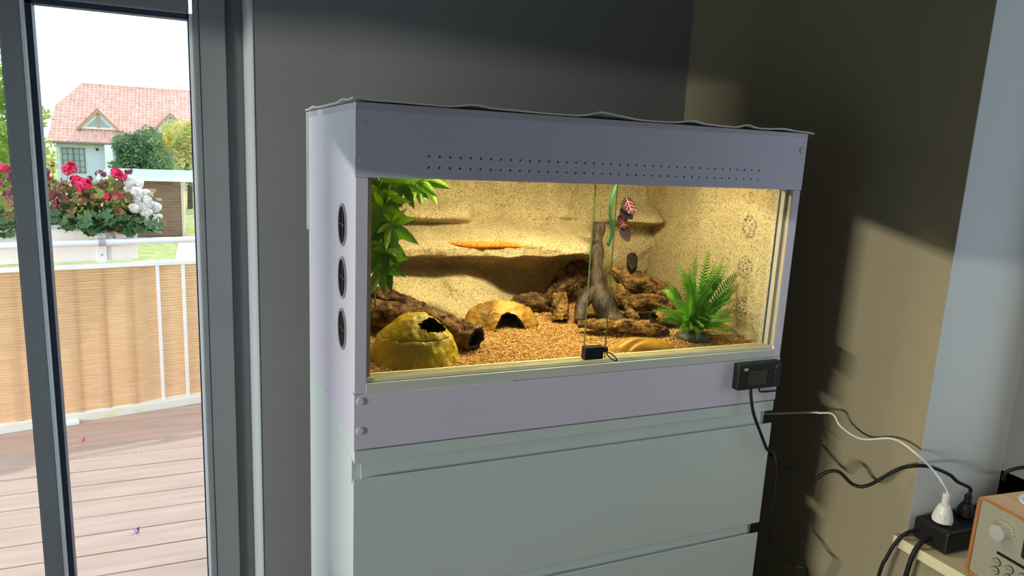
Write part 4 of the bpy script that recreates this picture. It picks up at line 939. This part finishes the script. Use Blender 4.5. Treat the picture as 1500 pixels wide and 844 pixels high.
# shed
sx0, sx1, sy, szt = -3.7, -.94, 31.45, -.40
sh = thing('garden_shed', 'brown boarded garden shed with pale flat roof', 'shed', ((sx0+sx1)/2, sy+1.5, GZ))
obj('frame', B((sx0+.05, sy+.05, GZ), (sx1-.05, sy+3, szt)), M['shed_wood'], sh)
fb_ = MB()
for k in range(20): fb_.box((sx0, sy, GZ+.06+k*.117), (sx1-.09, sy+.035, GZ+.170+k*.117))
obj('boards', fb_, M['shed_wood'], sh, kind='stuff')
sb_ = MB()
for k in range(20): sb_.box((sx1-.05, sy+.05, GZ+.06+k*.117), (sx1-.012, sy+3, GZ+.170+k*.117))
obj('boards', sb_, M['shed_sunlit'], sh, kind='stuff')
obj('corner_post', B((sx1-.09, sy-.02, GZ), (sx1, sy+.06, szt)), M['shed_sunlit'], sh)
obj('roof', MB().add([(sx0-.3, sy-.25, szt), (sx1+.38, sy-.25, szt), (sx1+.38, sy+3.3, szt+.14), (sx0-.3, sy+3.3, szt+.14), (sx0-.3, sy-.25, szt+.06), (sx1+.38, sy-.25, szt+.06), (sx1+.38, sy+3.3, szt+.2), (sx0-.3, sy+3.3, szt+.2)], [(0, 3, 2, 1), (4, 5, 6, 7), (0, 1, 5, 4), (1, 2, 6, 5), (2, 3, 7, 6), (3, 0, 4, 7)]), M['shed_roof'], sh)
obj('fascia', B((sx0-.3, sy-.29, szt-.10), (sx1+.38, sy-.252, szt+.07)), M['house_white'], sh)
# house
HY = 60.0
hs = thing('house', 'pale house with large red tiled half hipped roof beyond the garden', 'house', (-3, HY+4, GZ))
obj('wall', B((-9.9, HY+.5, GZ), (6, HY+8.5, .45)), M['house_wall'], hs)
# gable infill
obj('gable_wall', MB().prism([(HY+.6, .4), (HY+8.4, .4), (HY+6.2, 2.75), (HY+2.8, 2.75)], 0, -9.9, -9.6), M['house_wall'], hs)
EZ, RZ_, HZ = .42, 4.77, 3.05
def roof_front(u, v):
    # v from the eave to the ridge; the hip cuts the upper left corner
    z = EZ+(RZ_-EZ)*v; xl = -10.35+.25*min(1, v/.605) if z < HZ else -10.10+1.53*(z-HZ)/(RZ_-HZ)
    x = xl+(6.5-xl)*u; y = HY+4.5*v
    cols, rows = 62, 20
    fx = (x*3.7) % 1; fy = (v*rows) % 1
    return (x, y-.05*abs(math.sin(PI*fx))-.06*(1-fy)*(0 if fy < .02 else 1), z+.05*abs(math.sin(PI*fx)))
obj('roof_tiles', MB().grid(roof_front, 380, 80), M['roof'], hs, kind='stuff')
obj('roof', MB().add([(-10.35, HY+.12, EZ-.1), (6.5, HY+.12, EZ-.1), (6.5, HY+4.5, RZ_-.1), (-8.57, HY+4.5, RZ_-.1), (-10.1, HY+2.85, HZ-.1), (-10.1, HY+6.15, HZ-.1), (-10.35, HY+8.9, EZ-.1), (6.5, HY+8.9, EZ-.1)],
     [(0, 1, 2, 3, 4), (4, 3, 5), (3, 2, 7, 6, 5), (0, 4, 5, 6)]), M['roof'], hs)
obj('ridge', MB().tube([(-8.6, HY+4.5, RZ_+.03), (6.5, HY+4.5, RZ_+.03)], .10, 8), M['roof'], hs)
obj('gutter', MB().tube([(-10.4, HY-.05, EZ-.05), (6.5, HY-.05, EZ-.05)], .09, 8), M['brown_frame'], hs)
obj('downpipe', MB().tube([(-10.0, HY-.02, EZ-.1), (-9.75, HY+.42, EZ-.5), (-9.75, HY+.42, GZ)], .06, 8), M['bead'], hs)
# dormer
dz = 1.42; dy = HY+1.0
def dormer(q):
    dm = obj('dormer', MB().prism([(q-8.35, dz), (q-5.98, dz), (q-7.14, dz+1.22)], 1, dy-.25, dy+2.2), M['house_white'], hs)
    obj('barge_board', MB().prism([(q-8.62, dz-.06), (q-8.40, dz-.06), (q-7.14, dz+1.20), (q-7.14, dz+1.48)], 1, dy-.45, dy-.15), M['timber'], dm)
    obj('barge_board', MB().prism([(q-5.68, dz-.06), (q-5.90, dz-.06), (q-7.14, dz+1.20), (q-7.14, dz+1.48)], 1, dy-.45, dy-.15), M['timber'], dm)
    obj('dormer_roof', MB().add([(q-8.62, dy-.45, dz-.04), (q-7.14, dy-.45, dz+1.52), (q-7.14, dy+2.4, dz+1.52), (q-8.62, dy+.6, dz-.04)], [(0, 1, 2, 3)]).add([(q-5.68, dy-.45, dz-.04), (q-7.14, dy-.45, dz+1.52), (q-7.14, dy+2.4, dz+1.52), (q-5.68, dy+.6, dz-.04)], [(0, 1, 2, 3)]), M['roof'], dm)
    obj('pane', MB().prism([(q-7.92, dz+.16), (q-7.24, dz+.16), (q-7.24, dz+.86)], 1, dy-.28, dy-.24), M['far_glass'], dm)
    obj('pane', MB().prism([(q-6.40, dz+.16), (q-7.04, dz+.16), (q-7.04, dz+.86)], 1, dy-.28, dy-.24), M['far_glass'], dm)
    obj('mullion', B((q-7.22, dy-.32, dz+.1), (q-7.06, dy-.24, dz+1.15)), M['timber'], dm)
dormer(0); dormer(4.85)
def far_window(x0, x1, z0, z1, nx, nz):
    f = MB().box((x0, HY+.44, z0), (x0+.07, HY+.52, z1)).box((x1-.07, HY+.44, z0), (x1, HY+.52, z1)).box((x0, HY+.44, z0), (x1, HY+.52, z0+.07)).box((x0, HY+.44, z1-.07), (x1, HY+.52, z1))
    wv = obj('window', f, M['brown_frame'], hs)
    b = MB()
    for i in range(1, nx): x = x0+(x1-x0)*i/nx; b.box((x-.03 if i != nx//2 else x-.06, HY+.44, z0), (x+.03 if i != nx//2 else x+.06, HY+.50, z1))
    for i in range(1, nz): z = z0+(z1-z0)*i/nz; b.box((x0, HY+.45, z-.02), (x1, HY+.49, z+.02))
    obj('glazing_bars', b, M['brown_frame'], wv)
    obj('pane', B((x0+.05, HY+.475, z0+.05), (x1-.05, HY+.495, z1-.05)), M['far_glass'], wv)
far_window(-9.58, -8.1, -1.8, 0.0, 4, 4); far_window(-6.1, -4.6, -1.6, .0, 4, 4); far_window(-3.4, -1.9, -1.6, 0, 4, 4)
obj('porch_column', B((-6.75, HY-.2, GZ), (-6.25, HY+.5, .33)), M['house_white'], hs)
obj('wall_lamp', MB().lathe([(.09, 0), (.09, .12)], 10, (-7.3, HY+.5, -.05), 'y'), M['black'], hs)
# trees
def tree(name, label, blobs, m, nleaf, size, trunk, seed):
    rnd = random.Random(seed); t = thing(name, label, 'tree', (trunk[0], trunk[1], GZ)); mb = MB()
    wsum = sum(b[3]**2 for b in blobs)
    for (x, y, z, r_) in blobs:
        for k in range(int(nleaf*r_*r_/wsum)):
            d = Vector((rnd.gauss(0, 1), rnd.gauss(0, 1), rnd.gauss(0, 1))).normalized(); q = r_*(.55+.5*rnd.random()**.6)*(1+.25*fbm((d.x+x, d.y, d.z), 2.2, 2))
            c = Vector((x, y, z))+d*q; a = Vector((rnd.gauss(0, 1), rnd.gauss(0, 1), rnd.gauss(0, .6))).normalized(); b = a.orthogonal().normalized(); s_ = size*rnd.uniform(.6, 1.3)
            mb.add([c-a*s_, c+b*s_*.6, c+a*s_, c-b*s_*.6], [(0, 1, 2, 3)])
    obj('foliage', mb, M[m], t, fix=False)
    top = Vector(blobs[0][:3]); tr = MB().tube([(trunk[0], trunk[1], GZ), (trunk[0]+.05, trunk[1], (GZ+top.z)/2), top], [.16, .12, .05], 8)
    for b in blobs[1:4]: tr.tube([Vector((trunk[0], trunk[1], GZ)).lerp(top, .5), Vector(b[:3])], [.07, .03], 6)
    obj('trunk', tr, M['trunk'], t)
tree('garden_tree', 'tall light green tree beside the house, left of the door stile', [(-6.5, 25, 1.3, 1.5), (-5.6, 25, 1.6, .95), (-5.2, 25.3, .5, .85), (-6.2, 24.8, 2.7, 1.1), (-5.3, 25, 2.5, .6), (-7.6, 25, 1.2, 1.5), (-5.4, 25, -.5, 1.0), (-4.85, 25.2, 1.75, .42), (-6.6, 25, -.6, 1.5)], 'tree', 9000, .085, (-6.6, 25), 31)
tree('shrub_tree', 'dark green small tree in front of the house wall', [(-3.2, 40, .25, .9), (-3.7, 40, .75, .6), (-2.7, 40.2, .9, .75), (-3.5, 40, -.5, .9), (-2.4, 40, 0, .9), (-2.6, 40, -1.2, 1.1)], 'tree_dark', 6500, .10, (-3.0, 40), 32)
tree('shrub_tree', 'golden yellow autumn tree right of the dark one', [(-1.4, 44, 1.2, .95), (-.7, 44, .8, 1.1), (-1.9, 44, .6, .8), (-1.0, 44, -.3, 1.2), (.3, 44, .8, 1.2), (-.3, 44, 1.7, .7)], 'tree_gold', 7500, .10, (-.9, 44), 33)
tree('garden_tree', 'pale green low tree at the house corner behind the flowers', [(-12.0, 52, .0, 1.8), (-11.0, 52, -.8, 1.5), (-12.8, 52, -.9, 1.6)], 'tree', 4500, .14, (-12, 52), 34)
# ---- things of one kind share a group
GROUPS = {'power_cable': 'black cables at the right wall', 'cork_tube': 'cork tubes in the terrarium', 'bark_log': 'bark logs beside the driftwood', 'bark_piece': 'dark bark pieces at the back of the terrarium',
          'fallen_petal': 'petals fallen on the terrace', 'planter': 'flower boxes on the railing', 'garden_tree': 'trees beyond the balcony', 'shrub_tree': 'trees beyond the balcony'}
for o in SC.objects:
    g = GROUPS.get(o.name.split('.')[0])
    if g and o.parent is None and 'category' in o: o['group'] = g
